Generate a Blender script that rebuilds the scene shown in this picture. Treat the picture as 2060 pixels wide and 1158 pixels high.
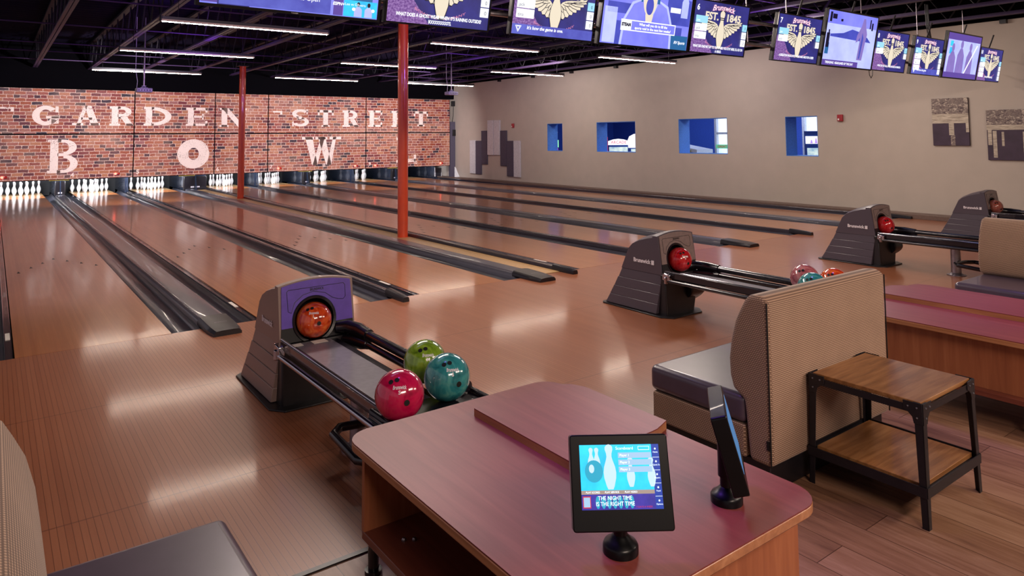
import bpy, bmesh, math, random
from mathutils import Vector, Matrix, Euler
random.seed(7)
PI = math.pi
scn = bpy.context.scene
for o in list(bpy.data.objects):
    bpy.data.objects.remove(o)
COL = scn.collection

# ------------------------------------------------------------------ camera
def make_camera():
    f, yaw, pitch, roll, cy = 1411.17, .637078, .0682124, -.0079056, 177.278
    F = Vector((math.sin(yaw)*math.cos(pitch), math.cos(yaw)*math.cos(pitch), math.sin(pitch)))
    r = Vector((math.cos(yaw), -math.sin(yaw), 0)); u = r.cross(F)
    c, s = math.cos(roll), math.sin(roll)
    r2 = c*r + s*u; u2 = -s*r + c*u
    cd = bpy.data.cameras.new('camera'); cam = bpy.data.objects.new('camera', cd); COL.objects.link(cam)
    m = Matrix((r2, u2, -F)).transposed().to_4x4()
    m.translation = Vector((-.1887, -6.4078, 1.5964))
    cam.matrix_world = m
    cd.sensor_width = 36; cd.lens = f/2060*36
    cd.shift_y = (cy-579)/2060
    cd.clip_start = .05; cd.clip_end = 200
    scn.camera = cam
make_camera()

# ------------------------------------------------------------------ world, lights, exposure
scn.view_settings.view_transform = 'Standard'
scn.view_settings.look = 'None'
scn.view_settings.gamma = 1
scn.view_settings.exposure = 0.6
w = bpy.data.worlds.new('world'); scn.world = w; w.use_nodes = True
w.node_tree.nodes['Background'].inputs[0].default_value = (.55, .47, .52, 1)
w.node_tree.nodes['Background'].inputs[1].default_value = .42

def area(name, loc, target, size, power, color, size_y=None, spread=PI):
    l = bpy.data.lights.new(name, 'AREA'); l.energy = power; l.color = color
    l.shape = 'RECTANGLE'; l.size = size; l.size_y = size_y or size; l.spread = spread
    o = bpy.data.objects.new(name, l); COL.objects.link(o); o.location = loc
    d = Vector(target)-Vector(loc); o.rotation_euler = d.to_track_quat('-Z', 'Y').to_euler()
    return o
# unseen fill lights added over the concourse behind the camera and the approach
WARM = (1, .80, .66)
area('concourse_fill', (.5, -9, 3.4), (.6, -3.5, 0), 2.4, 110, WARM, .5)
area('concourse_fill', (4.5, -8, 3.4), (4.0, -4.5, 0), 2.4, 75, WARM, .5)
area('concourse_fill', (8.5, -8, 3.4), (8, -4.5, 0), 2.4, 70, WARM, .5)
area('approach_fill', (2.9, .3, 3.5), (2.9, -1.5, 0), 2.4, 85, (1, .84, .74), .3)
area('approach_fill', (7.2, .3, 3.5), (7.2, -1.5, 0), 2.4, 75, (1, .84, .74), .3)
area('approach_fill', (11.3, .3, 3.5), (11.3, -1.5, 0), 2.4, 60, (1, .84, .74), .3)
area('wall_fill', (11.4, 3.5, 3.5), (14, 5, 1.0), 2.4, 42, (1, .88, .82), .3)  # unseen fill added to brighten the beige wall
area('wall_fill', (11.4, 9, 3.5), (14, 10, 1.0), 2.4, 42, (1, .88, .82), .3)
# violet fill lights added to tint the ceiling, no fixtures modelled
for vx, vy in ((1.5, 1.0), (5.5, .5), (10, 0), (3, 8), (9, 8)):
    area('violet_ceiling_fill', (vx, vy, 2.9), (vx, vy+1.5, 4.3), 1.2, 22, (.42, .16, 1), .3)
area('violet_console_fill', (1.3, -3.4, 3.5), (1.6, -4.7, .5), .5, 3, (.28, .10, 1), .5, spread=math.radians(38))  # added violet fill standing in for screen glow on the consoles
area('violet_console_fill', (4.9, -3.4, 3.5), (4.9, -4.7, .5), .5, 4, (.24, .12, 1), .5, spread=math.radians(45))
# the mask projectors light the brick panels
def spot(name, loc, target, power, color, angle, blend=.3, r=.05):
    l = bpy.data.lights.new(name, 'SPOT'); l.energy = power; l.color = color; l.spot_size = angle; l.spot_blend = blend
    l.shadow_soft_size = r
    o = bpy.data.objects.new(name, l); COL.objects.link(o); o.location = loc
    d = Vector(target)-Vector(loc); o.rotation_euler = d.to_track_quat('-Z', 'Y').to_euler()
    return o
spot('projector_beam', (2.5, 11.3, 2.66), (3.0, 16.4, 1.6), 780, (1, .93, .92), math.radians(100), .5)
spot('projector_beam', (10.5, 11.3, 2.8), (10.4, 16.4, 1.6), 780, (1, .93, .92), math.radians(100), .5)

# ------------------------------------------------------------------ colours and materials
def lin(c):
    if isinstance(c, str):
        c = [int(c[i:i+2], 16)/255 for i in (0, 2, 4)]
    return tuple(((x/12.92) if x <= .04045 else ((x+.055)/1.055)**2.4) for x in c[:3])+(1,)

class NT:
    def __init__(s, name):
        s.m = bpy.data.materials.new(name); s.m.use_nodes = True
        s.t = s.m.node_tree; s.b = s.t.nodes['Principled BSDF']; s.out = s.t.nodes['Material Output']
    def n(s, typ, **k):
        x = s.t.nodes.new(typ)
        for a, v in k.items():
            if a.startswith('i_'):
                x.inputs[a[2:].replace('_', ' ')].default_value = v
            else: setattr(x, a, v)
        return x
    def l(s, a, b): s.t.links.new(a, b)
    def coord(s, scale=(1, 1, 1), kind='Object'):
        tc = s.n('ShaderNodeTexCoord'); mp = s.n('ShaderNodeMapping')
        mp.inputs['Scale'].default_value = scale; s.l(tc.outputs[kind], mp.inputs[0]); return mp.outputs[0]
    def noise(s, vec, scale, detail=3, rough=.5, dist=0):
        x = s.n('ShaderNodeTexNoise'); x.inputs['Scale'].default_value = scale; x.inputs['Detail'].default_value = detail
        x.inputs['Roughness'].default_value = rough; x.inputs['Distortion'].default_value = dist
        s.l(vec, x.inputs['Vector']); return x.outputs['Fac']
    def ramp(s, fac, stops, interp='LINEAR'):
        x = s.n('ShaderNodeValToRGB'); cr = x.color_ramp; cr.interpolation = interp
        cr.elements[0].position = stops[0][0]; cr.elements[0].color = stops[0][1]
        cr.elements[1].position = stops[-1][0]; cr.elements[1].color = stops[-1][1]
        for p, c in stops[1:-1]:
            e = cr.elements.new(p); e.color = c
        s.l(fac, x.inputs[0]); return x.outputs[0]
    def mix(s, fac, a, b, mode='MIX'):
        x = s.n('ShaderNodeMix', data_type='RGBA', blend_type=mode)
        for sock, v in ((x.inputs[0], fac), (x.inputs[6], a), (x.inputs[7], b)):
            if hasattr(v, 'is_output') or isinstance(v, bpy.types.NodeSocket): s.l(v, sock)
            else: sock.default_value = v
        return x.outputs[2]
    def math(s, op, a, b=None, c=None):
        x = s.n('ShaderNodeMath', operation=op)
        for i, v in enumerate((a, b, c)):
            if v is None: continue
            if isinstance(v, bpy.types.NodeSocket): s.l(v, x.inputs[i])
            else: x.inputs[i].default_value = v
        return x.outputs[0]
    def bump(s, h, strength=.3, dist=.002):
        x = s.n('ShaderNodeBump'); x.inputs['Strength'].default_value = strength; x.inputs['Distance'].default_value = dist
        s.l(h, x.inputs['Height']); s.l(x.outputs[0], s.b.inputs['Normal'])
    def set(s, **k):
        for a, v in k.items():
            s.b.inputs[a.replace('_', ' ')].default_value = v
        return s

def plain(name, col, rough=.5, metal=0, coat=0, noise=.06, nscale=30, spec=.5, bump=0):
    a = NT(name); c = lin(col)
    v = a.coord(); f = a.noise(v, nscale, 4)
    d = tuple(x*(1-noise*2) for x in c[:3])+(1,); h = tuple(min(1, x*(1+noise*2)) for x in c[:3])+(1,)
    a.l(a.ramp(f, [(.3, d), (.7, h)]), a.b.inputs['Base Color'])
    a.set(Roughness=rough, Metallic=metal, Coat_Weight=coat, Specular_IOR_Level=spec)
    if bump: a.bump(f, bump)
    return a.m
def emit(name, col, strength=1.0, var=0, vscale=20, col2=None):
    a = NT(name); a.set(Base_Color=(0, 0, 0, 1), Roughness=.4)
    a.b.inputs['Emission Strength'].default_value = strength
    if var or col2:
        v = a.coord(); f = a.noise(v, vscale, 5, .6)
        c1 = lin(col); c2 = lin(col2) if col2 else tuple(x*(1-var) for x in c1[:3])+(1,)
        a.l(a.ramp(f, [(.35, c1), (.65, c2)]), a.b.inputs['Emission Color'])
    else: a.b.inputs['Emission Color'].default_value = lin(col)
    return a.m

def wood_boards(name, dark, mid, light, pitch, line, linecol, rough, seams, coat=0, grain=1.0, seamcol=None, crough=.12):
    """boards running along Y; seams across at given spacing"""
    a = NT(name); tc = a.n('ShaderNodeTexCoord'); sep = a.n('ShaderNodeSeparateXYZ'); a.l(tc.outputs['Object'], sep.inputs[0])
    q = a.math('DIVIDE', sep.outputs[0], pitch); fl = a.math('FLOOR', q); fr = a.math('FRACT', q)
    wn = a.n('ShaderNodeTexWhiteNoise', noise_dimensions='1D'); a.l(fl, wn.inputs['W'])
    # grain stretched along Y
    cmb = a.n('ShaderNodeCombineXYZ'); a.l(a.math('MULTIPLY', sep.outputs[0], 60), cmb.inputs[0])
    a.l(a.math('ADD', a.math('MULTIPLY', sep.outputs[1], 2.2), a.math('MULTIPLY', wn.outputs['Value'], 37)), cmb.inputs[1])
    g = a.noise(cmb.outputs[0], 1.0, 5, .6, .4)
    cmb2 = a.n('ShaderNodeCombineXYZ'); a.l(sep.outputs[0], cmb2.inputs[0]); a.l(a.math('MULTIPLY', sep.outputs[1], .35), cmb2.inputs[1])
    big = a.noise(cmb2.outputs[0], 1.6, 2)
    t = a.math('ADD', a.math('MULTIPLY', g, .62*grain), a.math('ADD', a.math('MULTIPLY', wn.outputs['Value'], .11), a.math('ADD', a.math('MULTIPLY', big, .25), .05)))
    col = a.ramp(t, [(.25, lin(dark)), (.55, lin(mid)), (.85, lin(light))])
    ln = a.math('LESS_THAN', fr, line)
    col = a.mix(a.math('MULTIPLY', ln, .85), col, lin(linecol))
    if seams:
        for s0 in seams:
            d = a.math('ABSOLUTE', a.math('SUBTRACT', sep.outputs[1], s0))
            col = a.mix(a.math('MULTIPLY', a.math('LESS_THAN', d, .005), .6), col, lin(seamcol or linecol))
    a.l(col, a.b.inputs['Base Color']); a.set(Roughness=rough, Coat_Weight=coat, Coat_Roughness=crough)
    return a.m

M = {}
M['lane'] = wood_boards('lane_maple', '9a5c32', 'bc7c4c', 'd29a6a', .0270, .04, '8c5730', .30, [4.4, 8.8, 13.2], .6, .35, crough=.10)
M['deck'] = wood_boards('pin_deck_wood', 'b48a5c', 'cfa878', 'e6c79a', .0270, .05, '9c7448', .2, [])
M['approach'] = wood_boards('approach_maple', '8e5438', 'a26748', 'b27a5a', .0262, .085, '582a18', .32, [-1.45, -2.86], .45, .4, crough=.10)
M['strip_wood'] = plain('divider_strip_wood', 'b99468', .35)
def lvp():
    a = NT('vinyl_plank_floor'); v = a.coord()
    br = a.n('ShaderNodeTexBrick'); br.offset = .37; br.inputs['Scale'].default_value = 1
    mp_ = v.node; mp_.inputs['Rotation'].default_value = (0, 0, PI/2); br.inputs['Brick Width'].default_value = 1.22; br.inputs['Row Height'].default_value = .18; br.inputs['Mortar Size'].default_value = .0018
    br.inputs['Color1'].default_value = (0, 0, 0, 1); br.inputs['Color2'].default_value = (1, 1, 1, 1); br.inputs['Mortar'].default_value = (.5, .5, .5, 1)
    a.l(v, br.inputs['Vector'])
    gv = a.coord((26, 2.2, 1)); g = a.noise(gv, 1.3, 6, .65, .8)
    kv = a.coord((5, 1.2, 1)); k = a.noise(kv, 1.4, 3, .5, 1.5)
    t = a.math('ADD', a.math('MULTIPLY', g, .55), a.math('ADD', a.math('MULTIPLY', br.outputs['Color'], .22), a.math('MULTIPLY', k, .35)))
    col = a.ramp(t, [(.3, lin('4c3026')), (.55, lin('85604a')), (.8, lin('a5806a'))])
    col = a.mix(br.outputs['Fac'], col, lin('4a3022'))
    a.l(col, a.b.inputs['Base Color']); a.set(Roughness=.42); a.bump(g, .1, .001)
    return a.m
M['lvp'] = lvp()
def laminate(name, c1, c2, c3, rough=.3, axis=1, coat=.3, sc=(30, 1.6, 30), spec=.4):
    a = NT(name); v = a.coord(sc); g = a.noise(v, 1.0, 5, .6, .5)
    v2 = a.coord((1, 1, 1)); b = a.noise(v2, 2.2, 2)
    t = a.math('ADD', a.math('MULTIPLY', g, .7), a.math('MULTIPLY', b, .3))
    a.l(a.ramp(t, [(.3, lin(c1)), (.5, lin(c2)), (.7, lin(c3))]), a.b.inputs['Base Color']); a.set(Roughness=rough, Coat_Weight=coat, Coat_Roughness=.15, Specular_IOR_Level=spec)
    return a.m
M['cherry'] = laminate('cherry_laminate', '70302c', '7a3833', '86423a', .42, coat=0, spec=.3)
M['cherry_edge'] = laminate('cherry_edge_band', '8f5a3c', 'a86f4c', 'bb8560')
M['cherry_side'] = laminate('cherry_side_panel', '8a4e34', '9c5c3d', 'ad6c49', .45, sc=(30, 30, 1.6), coat=0)
M['cherry_dark'] = laminate('cherry_shelf', '5c2c22', '6b352a', '7a4032', .4)
M['rustic'] = laminate('rustic_oak_board', '5f3b1f', '8a5c36', 'a87a50', .36, sc=(3, 34, 30), coat=.15)
M['rustic_edge'] = plain('oak_edge', 'a27a50', .5)
M['black_iron'] = plain('black_iron', '201c22', .45, .3)
M['bolt'] = plain('steel_bolt', '8d8a92', .3, .9)
M['black_plastic'] = plain('black_plastic', '17151a', .35)
M['black_gloss'] = plain('black_gloss_plastic', '121018', .22, 0, .25)
M['nose_black'] = plain('nose_black_plastic', '16141c', .3, 0, 0)
M['black_matte'] = plain('black_matte', '08070b', .85, spec=.1)
M['hood_dark'] = plain('charcoal_hood_plastic', '473f4a', .38, 0, .1, .03, 200)
M['hood_warm_lit'] = plain('warm_lit_hood_plastic', '86706a', .38, 0, .15, .03, 200)  # same plastic as the other hoods, warm light put into the colour
M['face_screen_reflection'] = plain('screen_reflection_face_plastic', '5a3fa6', .4, 0, .1, .05, 25)  # blue screen reflection put into the face colour
M['face_grey'] = plain('taupe_face_plastic', '7d6a68', .4, 0, .1)
M['rail_dark'] = plain('rack_black_rail', '1b1820', .22, .3, .5)
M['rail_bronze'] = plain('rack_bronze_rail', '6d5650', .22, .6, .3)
M['chrome'] = plain('chrome', 'b5b2ba', .12, 1, 0, .02)
M['pewter'] = plain('brushed_steel_leg', '9c949c', .32, .85)
M['smoke_plate'] = plain('smoked_centre_plate', '77727e', .28, .1, .2)
M['gutter'] = plain('gutter_plastic', '40404c', .28, .1, .3, .04, 8)
M['cap'] = plain('capping_plastic', '4b4a55', .3, .1, .3, .04, 6)
M['rail'] = plain('divider_rail', '2a242e', .3, .2, .3)
M['pit'] = plain('kickback_panel', '2a3346', .22, .35, .5)
M['pit_black'] = plain('pit_curtain', '0a0b12', .7)
M['yellow'] = plain('yellow_edging', 'b3a02c', .5)
M['ledge'] = plain('wall_ledge_brown', '6a564e', .5)
M['wall'] = plain('beige_wall_paint', 'b5aaa0', .75, 0, 0, .015, 3)
M['wall_black'] = plain('black_paint', '050408', .9, spec=.05)
M['ceil'] = plain('ceiling_deck_navy', '0d081c', .85, spec=.1)
M['steel_violet_lit'] = plain('joist_violet_lit', '3c2650', .55, .1)  # violet light on the joists put into the steel colour
M['steel_black'] = plain('joist_web_dark', '120c1a', .6, .1)
M['red_paint'] = plain('red_gloss_paint', 'e04e28', .28, 0, .6, .03, 6)
M['white_pin'] = plain('pin_white', 'f4f2f4', .15, 0, .5, .01)
M['pin_red'] = plain('pin_red_stripe', 'b8301c', .3)
M['acoustic_grey'] = plain('light_grey_panel', 'c6c4ca', .7)
M['acoustic_dark'] = plain('charcoal_panel', '4a4456', .7)
M['alarm_red'] = plain('alarm_red', 'a02430', .4)
M['alarm_white'] = plain('strobe_lens', 'e6dede', .2)
M['vinyl'] = plain('dark_plum_vinyl', '4c4050', .3, 0, .25, .04, 12, bump=.05)
M['projector'] = plain('projector_white', 'a9a6c0', .4)
M['white_plastic'] = plain('white_plastic', 'd9dbe0', .4)
M['letter_white'] = plain('white_lettering', 'd8d2da', .4)
M['label_white'] = plain('paper_label', 'd8cfc8', .6)
M['hole_black'] = plain('hole_black', '050405', .6)
M['lamp'] = emit('lamp_tube', 'ffe9d6', 58.0); M['lamp_soft'] = emit('lamp_diffuser', 'b08a88', .36)
M['pin_lamp'] = emit('pin_lamp', 'eef2ff', 14.0)
M['blue_wall'] = plain('blue_room_paint', '2f52b4', .7)
M['blue_jamb'] = plain('blue_jamb_paint', '4f84cc', .7)
M['sky_panel'] = emit('daylight', 'dfeaff', 1.10, col2='a9c6f2', vscale=1.5)
def fabric(name, a1, a2, s=95):
    a = NT(name); tc = a.n('ShaderNodeTexCoord'); sep = a.n('ShaderNodeSeparateXYZ'); a.l(tc.outputs['Object'], sep.inputs[0])
    # basket weave of small oval knots, rows staggered
    h = a.math('MULTIPLY', a.math('ADD', sep.outputs[0], sep.outputs[1]), s); vv = a.math('MULTIPLY', sep.outputs[2], s*1.25)
    row = a.math('FLOOR', vv); off = a.math('MULTIPLY', a.math('MODULO', row, 2.0), .5)
    fx = a.math('SUBTRACT', a.math('FRACT', a.math('ADD', h, off)), .5); fy = a.math('SUBTRACT', a.math('FRACT', vv), .5)
    d = a.math('SQRT', a.math('ADD', a.math('MULTIPLY', a.math('MULTIPLY', fx, fx), .8), a.math('MULTIPLY', a.math('MULTIPLY', fy, fy), 1.6)))
    n = a.noise(a.coord(), 6, 3)
    col = a.ramp(a.math('ADD', d, a.math('MULTIPLY', n, .12)), [(.15, lin(a2)), (.55, lin(a1))])
    a.l(col, a.b.inputs['Base Color']); a.set(Roughness=.85, Sheen_Weight=.15)
    hgt = a.math('SUBTRACT', 1.0, d); a.bump(hgt, .5, .002)
    return a.m
M['fabric'] = fabric('tan_basket_weave', '6b5040', 'c9a68c')
def brick():
    a = NT('painted_brick_print'); tc = a.n('ShaderNodeTexCoord'); sep = a.n('ShaderNodeSeparateXYZ'); a.l(tc.outputs['Object'], sep.inputs[0])
    cmb = a.n('ShaderNodeCombineXYZ'); a.l(sep.outputs[0], cmb.inputs[0]); a.l(sep.outputs[2], cmb.inputs[1])
    nz = a.n('ShaderNodeTexNoise'); nz.inputs['Scale'].default_value = 9; a.l(cmb.outputs[0], nz.inputs['Vector'])
    sub = a.n('ShaderNodeVectorMath', operation='SUBTRACT'); a.l(nz.outputs['Color'], sub.inputs[0]); sub.inputs[1].default_value = (.5, .5, .5)
    sc = a.n('ShaderNodeVectorMath', operation='SCALE'); a.l(sub.outputs[0], sc.inputs[0]); sc.inputs['Scale'].default_value = .03
    ad = a.n('ShaderNodeVectorMath', operation='ADD'); a.l(cmb.outputs[0], ad.inputs[0]); a.l(sc.outputs[0], ad.inputs[1])
    br = a.n('ShaderNodeTexBrick'); br.inputs['Scale'].default_value = 1; br.offset = .5; br.squash = .6; br.squash_frequency = 3
    br.inputs['Brick Width'].default_value = .25; br.inputs['Row Height'].default_value = .0905; br.inputs['Mortar Size'].default_value = .0085
    br.inputs['Mortar Smooth'].default_value = .3; br.inputs['Bias'].default_value = 0
    br.inputs['Color1'].default_value = (0, 0, 0, 1); br.inputs['Color2'].default_value = (1, 1, 1, 1); br.inputs['Mortar'].default_value = (.5, .5, .5, 1)
    a.l(ad.outputs[0], br.inputs['Vector'])
    f2 = a.noise(cmb.outputs[0], 30, 4, .6); rnd = a.math('ADD', a.math('MULTIPLY', br.outputs['Color'], .9), a.math('MULTIPLY', a.math('SUBTRACT', f2, .5), .25))
    rnd = a.math('ADD', rnd, .05)
    col = a.ramp(rnd, [(.0, lin('160f1a')), (.10, lin('2c1c30')), (.17, lin('522230')), (.30, lin('742c32')), (.43, lin('8a3c28')), (.56, lin('9a5238')), (.70, lin('8a4040')), (.84, lin('ac704e')), (1., lin('74425e'))])
    big = a.noise(cmb.outputs[0], .9, 3)
    col = a.mix(a.math('MULTIPLY', a.ramp(big, [(.45, (0, 0, 0, 1)), (.7, (1, 1, 1, 1))]), .35), col, lin('d8a890'))
    mor = a.ramp(f2, [(.3, lin('8a6a5e')), (.6, lin('e2c6ba'))])
    col = a.mix(br.outputs['Fac'], col, mor)
    a.l(col, a.b.inputs['Base Color']); a.set(Roughness=.7); return a.m
M['brick'] = brick()
def paint(name, col):
    a = NT(name); v = a.coord(); n = a.noise(v, 38, 6, .75, .6); n2 = a.noise(v, 3, 3)
    t = a.math('ADD', a.math('MULTIPLY', n, .75), a.math('MULTIPLY', n2, .25))
    al = a.ramp(t, [(.40, (.1, .1, .1, 1)), (.45, (.95, .95, .95, 1))]); a.b.inputs['Base Color'].default_value = lin(col)
    a.l(al, a.b.inputs['Alpha']); a.set(Roughness=.7); return a.m
M['letter_paint'] = paint('distressed_white_paint', 'f0dcd6')
def ball_mat(name, c1, c2, c3):
    a = NT(name); v = a.coord(); n = a.noise(v, 7, 3, .5, 2.4)
    a.l(a.ramp(n, [(.3, lin(c1)), (.5, lin(c2)), (.68, lin(c3))]), a.b.inputs['Base Color'])
    a.set(Roughness=.14, Coat_Weight=.6, Coat_Roughness=.03); return a.m
M['ball_orange'] = ball_mat('orange_swirl', '7a1e10', 'c8421c', 'e0743a')
M['ball_magenta'] = ball_mat('magenta_swirl', '8e0c34', 'b81448', 'c02850')
M['ball_teal'] = ball_mat('teal_swirl', '1e5a60', '2f8086', '5aa098')
M['ball_green'] = ball_mat('green_swirl', '3c5212', '6f8f26', '93ab44')
M['ball_red'] = ball_mat('red_swirl', '8a0c14', 'bc1a24', 'd23a3a')
M['ball_pink'] = ball_mat('dusty_pink_swirl', '6e3440', 'a85a64', 'c08484')
M['ball_rust'] = ball_mat('rust_swirl', '6a3228', '9c5246', 'b47060')
M['ball_lime'] = ball_mat('lime_swirl', '4c9a2c', '74c04a', '9ad870')

# ------------------------------------------------------------------ mesh helpers
class MB:
    def __init__(s): s.bm = bmesh.new()
    def box(s, x0, y0, z0, x1, y1, z1, rot=None, piv=None):
        vs = [s.bm.verts.new((x, y, z)) for z in (z0, z1) for y in (y0, y1) for x in (x0, x1)]
        for f in ((0, 2, 3, 1), (4, 5, 7, 6), (0, 1, 5, 4), (2, 6, 7, 3), (1, 3, 7, 5), (0, 4, 6, 2)):
            s.bm.faces.new([vs[i] for i in f])
        if rot:
            p = Vector(piv or ((x0+x1)/2, (y0+y1)/2, (z0+z1)/2)); R = Euler(rot).to_matrix()
            for v in vs: v.co = R @ (v.co-p)+p
        return s
    def hexa(s, lo, hi):
        a = [s.bm.verts.new(p) for p in lo]; b = [s.bm.verts.new(p) for p in hi]; n = len(a)
        s.bm.faces.new(a[::-1]); s.bm.faces.new(b)
        for i in range(n): s.bm.faces.new((a[i], a[(i+1) % n], b[(i+1) % n], b[i]))
        return s
    def prism(s, poly, axis, a, b):
        """poly 2-D in the two other axes, extruded from a to b"""
        def P(u, v, t):
            return {'x': (t, u, v), 'y': (u, t, v), 'z': (u, v, t)}[axis]
        return s.hexa([P(u, v, a) for u, v in poly], [P(u, v, b) for u, v in poly])
    def tube(s, pts, r, seg=12, caps=True):
        pts = [Vector(p) for p in pts]; rings = []; up = None
        rr = r if isinstance(r, (list, tuple)) else [r]*len(pts)
        for i, p in enumerate(pts):
            t = ((pts[i]-pts[i-1]).normalized() if i else Vector()) + ((pts[i+1]-pts[i]).normalized() if i < len(pts)-1 else Vector())
            t.normalize()
            if up is None:
                up = Vector((0, 0, 1)) if abs(t.z) < .9 else Vector((1, 0, 0))
            a = t.cross(up).normalized(); b = a.cross(t).normalized(); up = b
            rings.append([s.bm.verts.new(p+rr[i]*(math.cos(k*2*PI/seg)*a+math.sin(k*2*PI/seg)*b)) for k in range(seg)])
        for i in range(len(rings)-1):
            for k in range(seg):
                s.bm.faces.new((rings[i][k], rings[i][(k+1) % seg], rings[i+1][(k+1) % seg], rings[i+1][k]))
        if caps:
            s.bm.faces.new(rings[0][::-1]); s.bm.faces.new(rings[-1])
        return s
    def cyl(s, c, r, h, seg=24, axis='z', r2=None):
        d = {'x': (h, 0, 0), 'y': (0, h, 0), 'z': (0, 0, h)}[axis]
        return s.tube([c, Vector(c)+Vector(d)], [r, r if r2 is None else r2], seg)
    def lathe(s, prof, c=(0, 0, 0), seg=24):
        rings = []; c = Vector(c)
        for r, z in prof:
            if r < 1e-6: rings.append([s.bm.verts.new(c+Vector((0, 0, z)))])
            else: rings.append([s.bm.verts.new(c+Vector((r*math.cos(2*PI*k/seg), r*math.sin(2*PI*k/seg), z))) for k in range(seg)])
        for a, b in zip(rings, rings[1:]):
            for k in range(seg):
                k2 = (k+1) % seg
                if len(a) == 1 and len(b) > 1: s.bm.faces.new((a[0], b[k2], b[k]))
                elif len(b) == 1 and len(a) > 1: s.bm.faces.new((a[k], a[k2], b[0]))
                elif len(a) > 1: s.bm.faces.new((a[k], a[k2], b[k2], b[k]))
        if len(rings[0]) > 1: s.bm.faces.new(rings[0][::-1])
        if len(rings[-1]) > 1: s.bm.faces.new(rings[-1])
        return s
    def sphere(s, c, r, seg=32):
        n = seg//2
        return s.lathe([(r*math.sin(PI*i/n), -r*math.cos(PI*i/n)) for i in range(n+1)], c, seg)
    def poly(s, pts):
        s.bm.faces.new([s.bm.verts.new(p) for p in pts]); return s
    def loft(s, secs, caps=True):
        R = [[s.bm.verts.new(p) for p in q] for q in secs]; n = len(R[0])
        for a, b in zip(R, R[1:]):
            for k in range(n): s.bm.faces.new((a[k], a[(k+1) % n], b[(k+1) % n], b[k]))
        if caps: s.bm.faces.new(R[0][::-1]); s.bm.faces.new(R[-1])
        return s
    def xf(s, m):
        for v in s.bm.verts: v.co = m @ v.co
        return s
    def build(s, name, mat, parent=None, bevel=0, smooth=True, seg=2, angle=35, fixn=True, subd=0):
        if fixn: bmesh.ops.recalc_face_normals(s.bm, faces=s.bm.faces)
        me = bpy.data.meshes.new(name); s.bm.to_mesh(me); s.bm.free()
        me.materials.append(M[mat] if isinstance(mat, str) else mat)
        o = bpy.data.objects.new(name, me); COL.objects.link(o)
        if parent: o.parent = parent
        if smooth:
            for p in me.polygons: p.use_smooth = True
            me.set_sharp_from_angle(angle=math.radians(angle))
        if bevel:
            b = o.modifiers.new('bevel', 'BEVEL'); b.width = bevel; b.segments = seg; b.limit_method = 'ANGLE'; b.angle_limit = math.radians(40)
            b.harden_normals = False
        if subd:
            d = o.modifiers.new('subd', 'SUBSURF'); d.levels = d.render_levels = subd
        return o

def tag(o, label=None, cat=None, group=None, kind=None):
    if label: o['label'] = label
    if cat: o['category'] = cat
    if group: o['group'] = group
    if kind: o['kind'] = kind
    return o
def empty(name, loc, label, cat, group=None, rot=None):
    e = bpy.data.objects.new(name, None); COL.objects.link(e); e.location = loc; e.empty_display_size = .1
    if rot: e.rotation_euler = rot
    return tag(e, label, cat, group)
def copy_tree(o, parent=None, skip=()):
    c = o.copy(); COL.objects.link(c)
    if parent: c.parent = parent
    for ch in [x for x in bpy.data.objects if x.parent == o]:
        copy_tree(ch, c)
    return c

# lettering: Blender's own font turned into meshes
def text_mesh(s, size=1, offset=0, shear=0, align='CENTER', spacing=1, extrude=0):
    cu = bpy.data.curves.new('t', 'FONT'); cu.body = s; cu.size = size; cu.offset = offset; cu.shear = shear
    cu.align_x = align; cu.align_y = 'CENTER'; cu.space_character = spacing; cu.extrude = extrude; cu.resolution_u = 3
    o = bpy.data.objects.new('t', cu); COL.objects.link(o)
    dg = bpy.context.evaluated_depsgraph_get(); dg.update()
    me = bpy.data.meshes.new_from_object(o.evaluated_get(dg))
    bpy.data.objects.remove(o); bpy.data.curves.remove(cu)
    bm = bmesh.new(); bm.from_mesh(me); bpy.data.meshes.remove(me)
    return bm
def lettering(s, mat, parent, x=0, y=0, z=0, size=.1, name='lettering', width=None, arc=0, fn=None, **k):
    bm = text_mesh(s, size, **k)
    if width and bm.verts:
        xs = [v.co.x for v in bm.verts]; f = width/(max(xs)-min(xs))
        for v in bm.verts: v.co.x *= f
    for v in bm.verts:
        if arc: v.co.y -= arc*v.co.x**2
        v.co = Vector((v.co.x+x, v.co.y+y, v.co.z+z))
        if fn: v.co = fn(v.co)
    me = bpy.data.meshes.new(name); bm.to_mesh(me); bm.free(); me.materials.append(M[mat] if isinstance(mat, str) else mat)
    o = bpy.data.objects.new(name, me); COL.objects.link(o); o.parent = parent
    return o

# ------------------------------------------------------------------ room shell
XW = 14.0
LL = {3: 0, 4: 1.768, 5: 3.369, 6: 5.559, 7: 7.161, 8: 8.929, 9: 10.530, 10: 12.298}
LW = 1.054
def struct(mb, name, mat, label, **k):
    return tag(mb.build(name, mat, **k), label, name.split('_')[0], kind='structure')
struct(MB().box(-4, -3.78, -.12, XW+.5, 0, 0), 'floor', 'approach', 'glossy maple approach in front of the foul line', smooth=False)
struct(MB().box(-4, -12, -.12, XW+.5, -3.80, 0), 'floor', 'lvp', 'brown vinyl plank floor of the seating area', smooth=False)
struct(MB().box(-4, 0, -.3, XW+.5, 20.2, -.13), 'floor', 'black_matte', 'dark sub-floor beneath the gutters and dividers', smooth=False)
struct(MB().box(-4, -3.80, -.12, XW+.5, -3.775, .006), 'trim_1', 'black_plastic', 'black transition strip between approach and plank floor', smooth=False)
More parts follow.
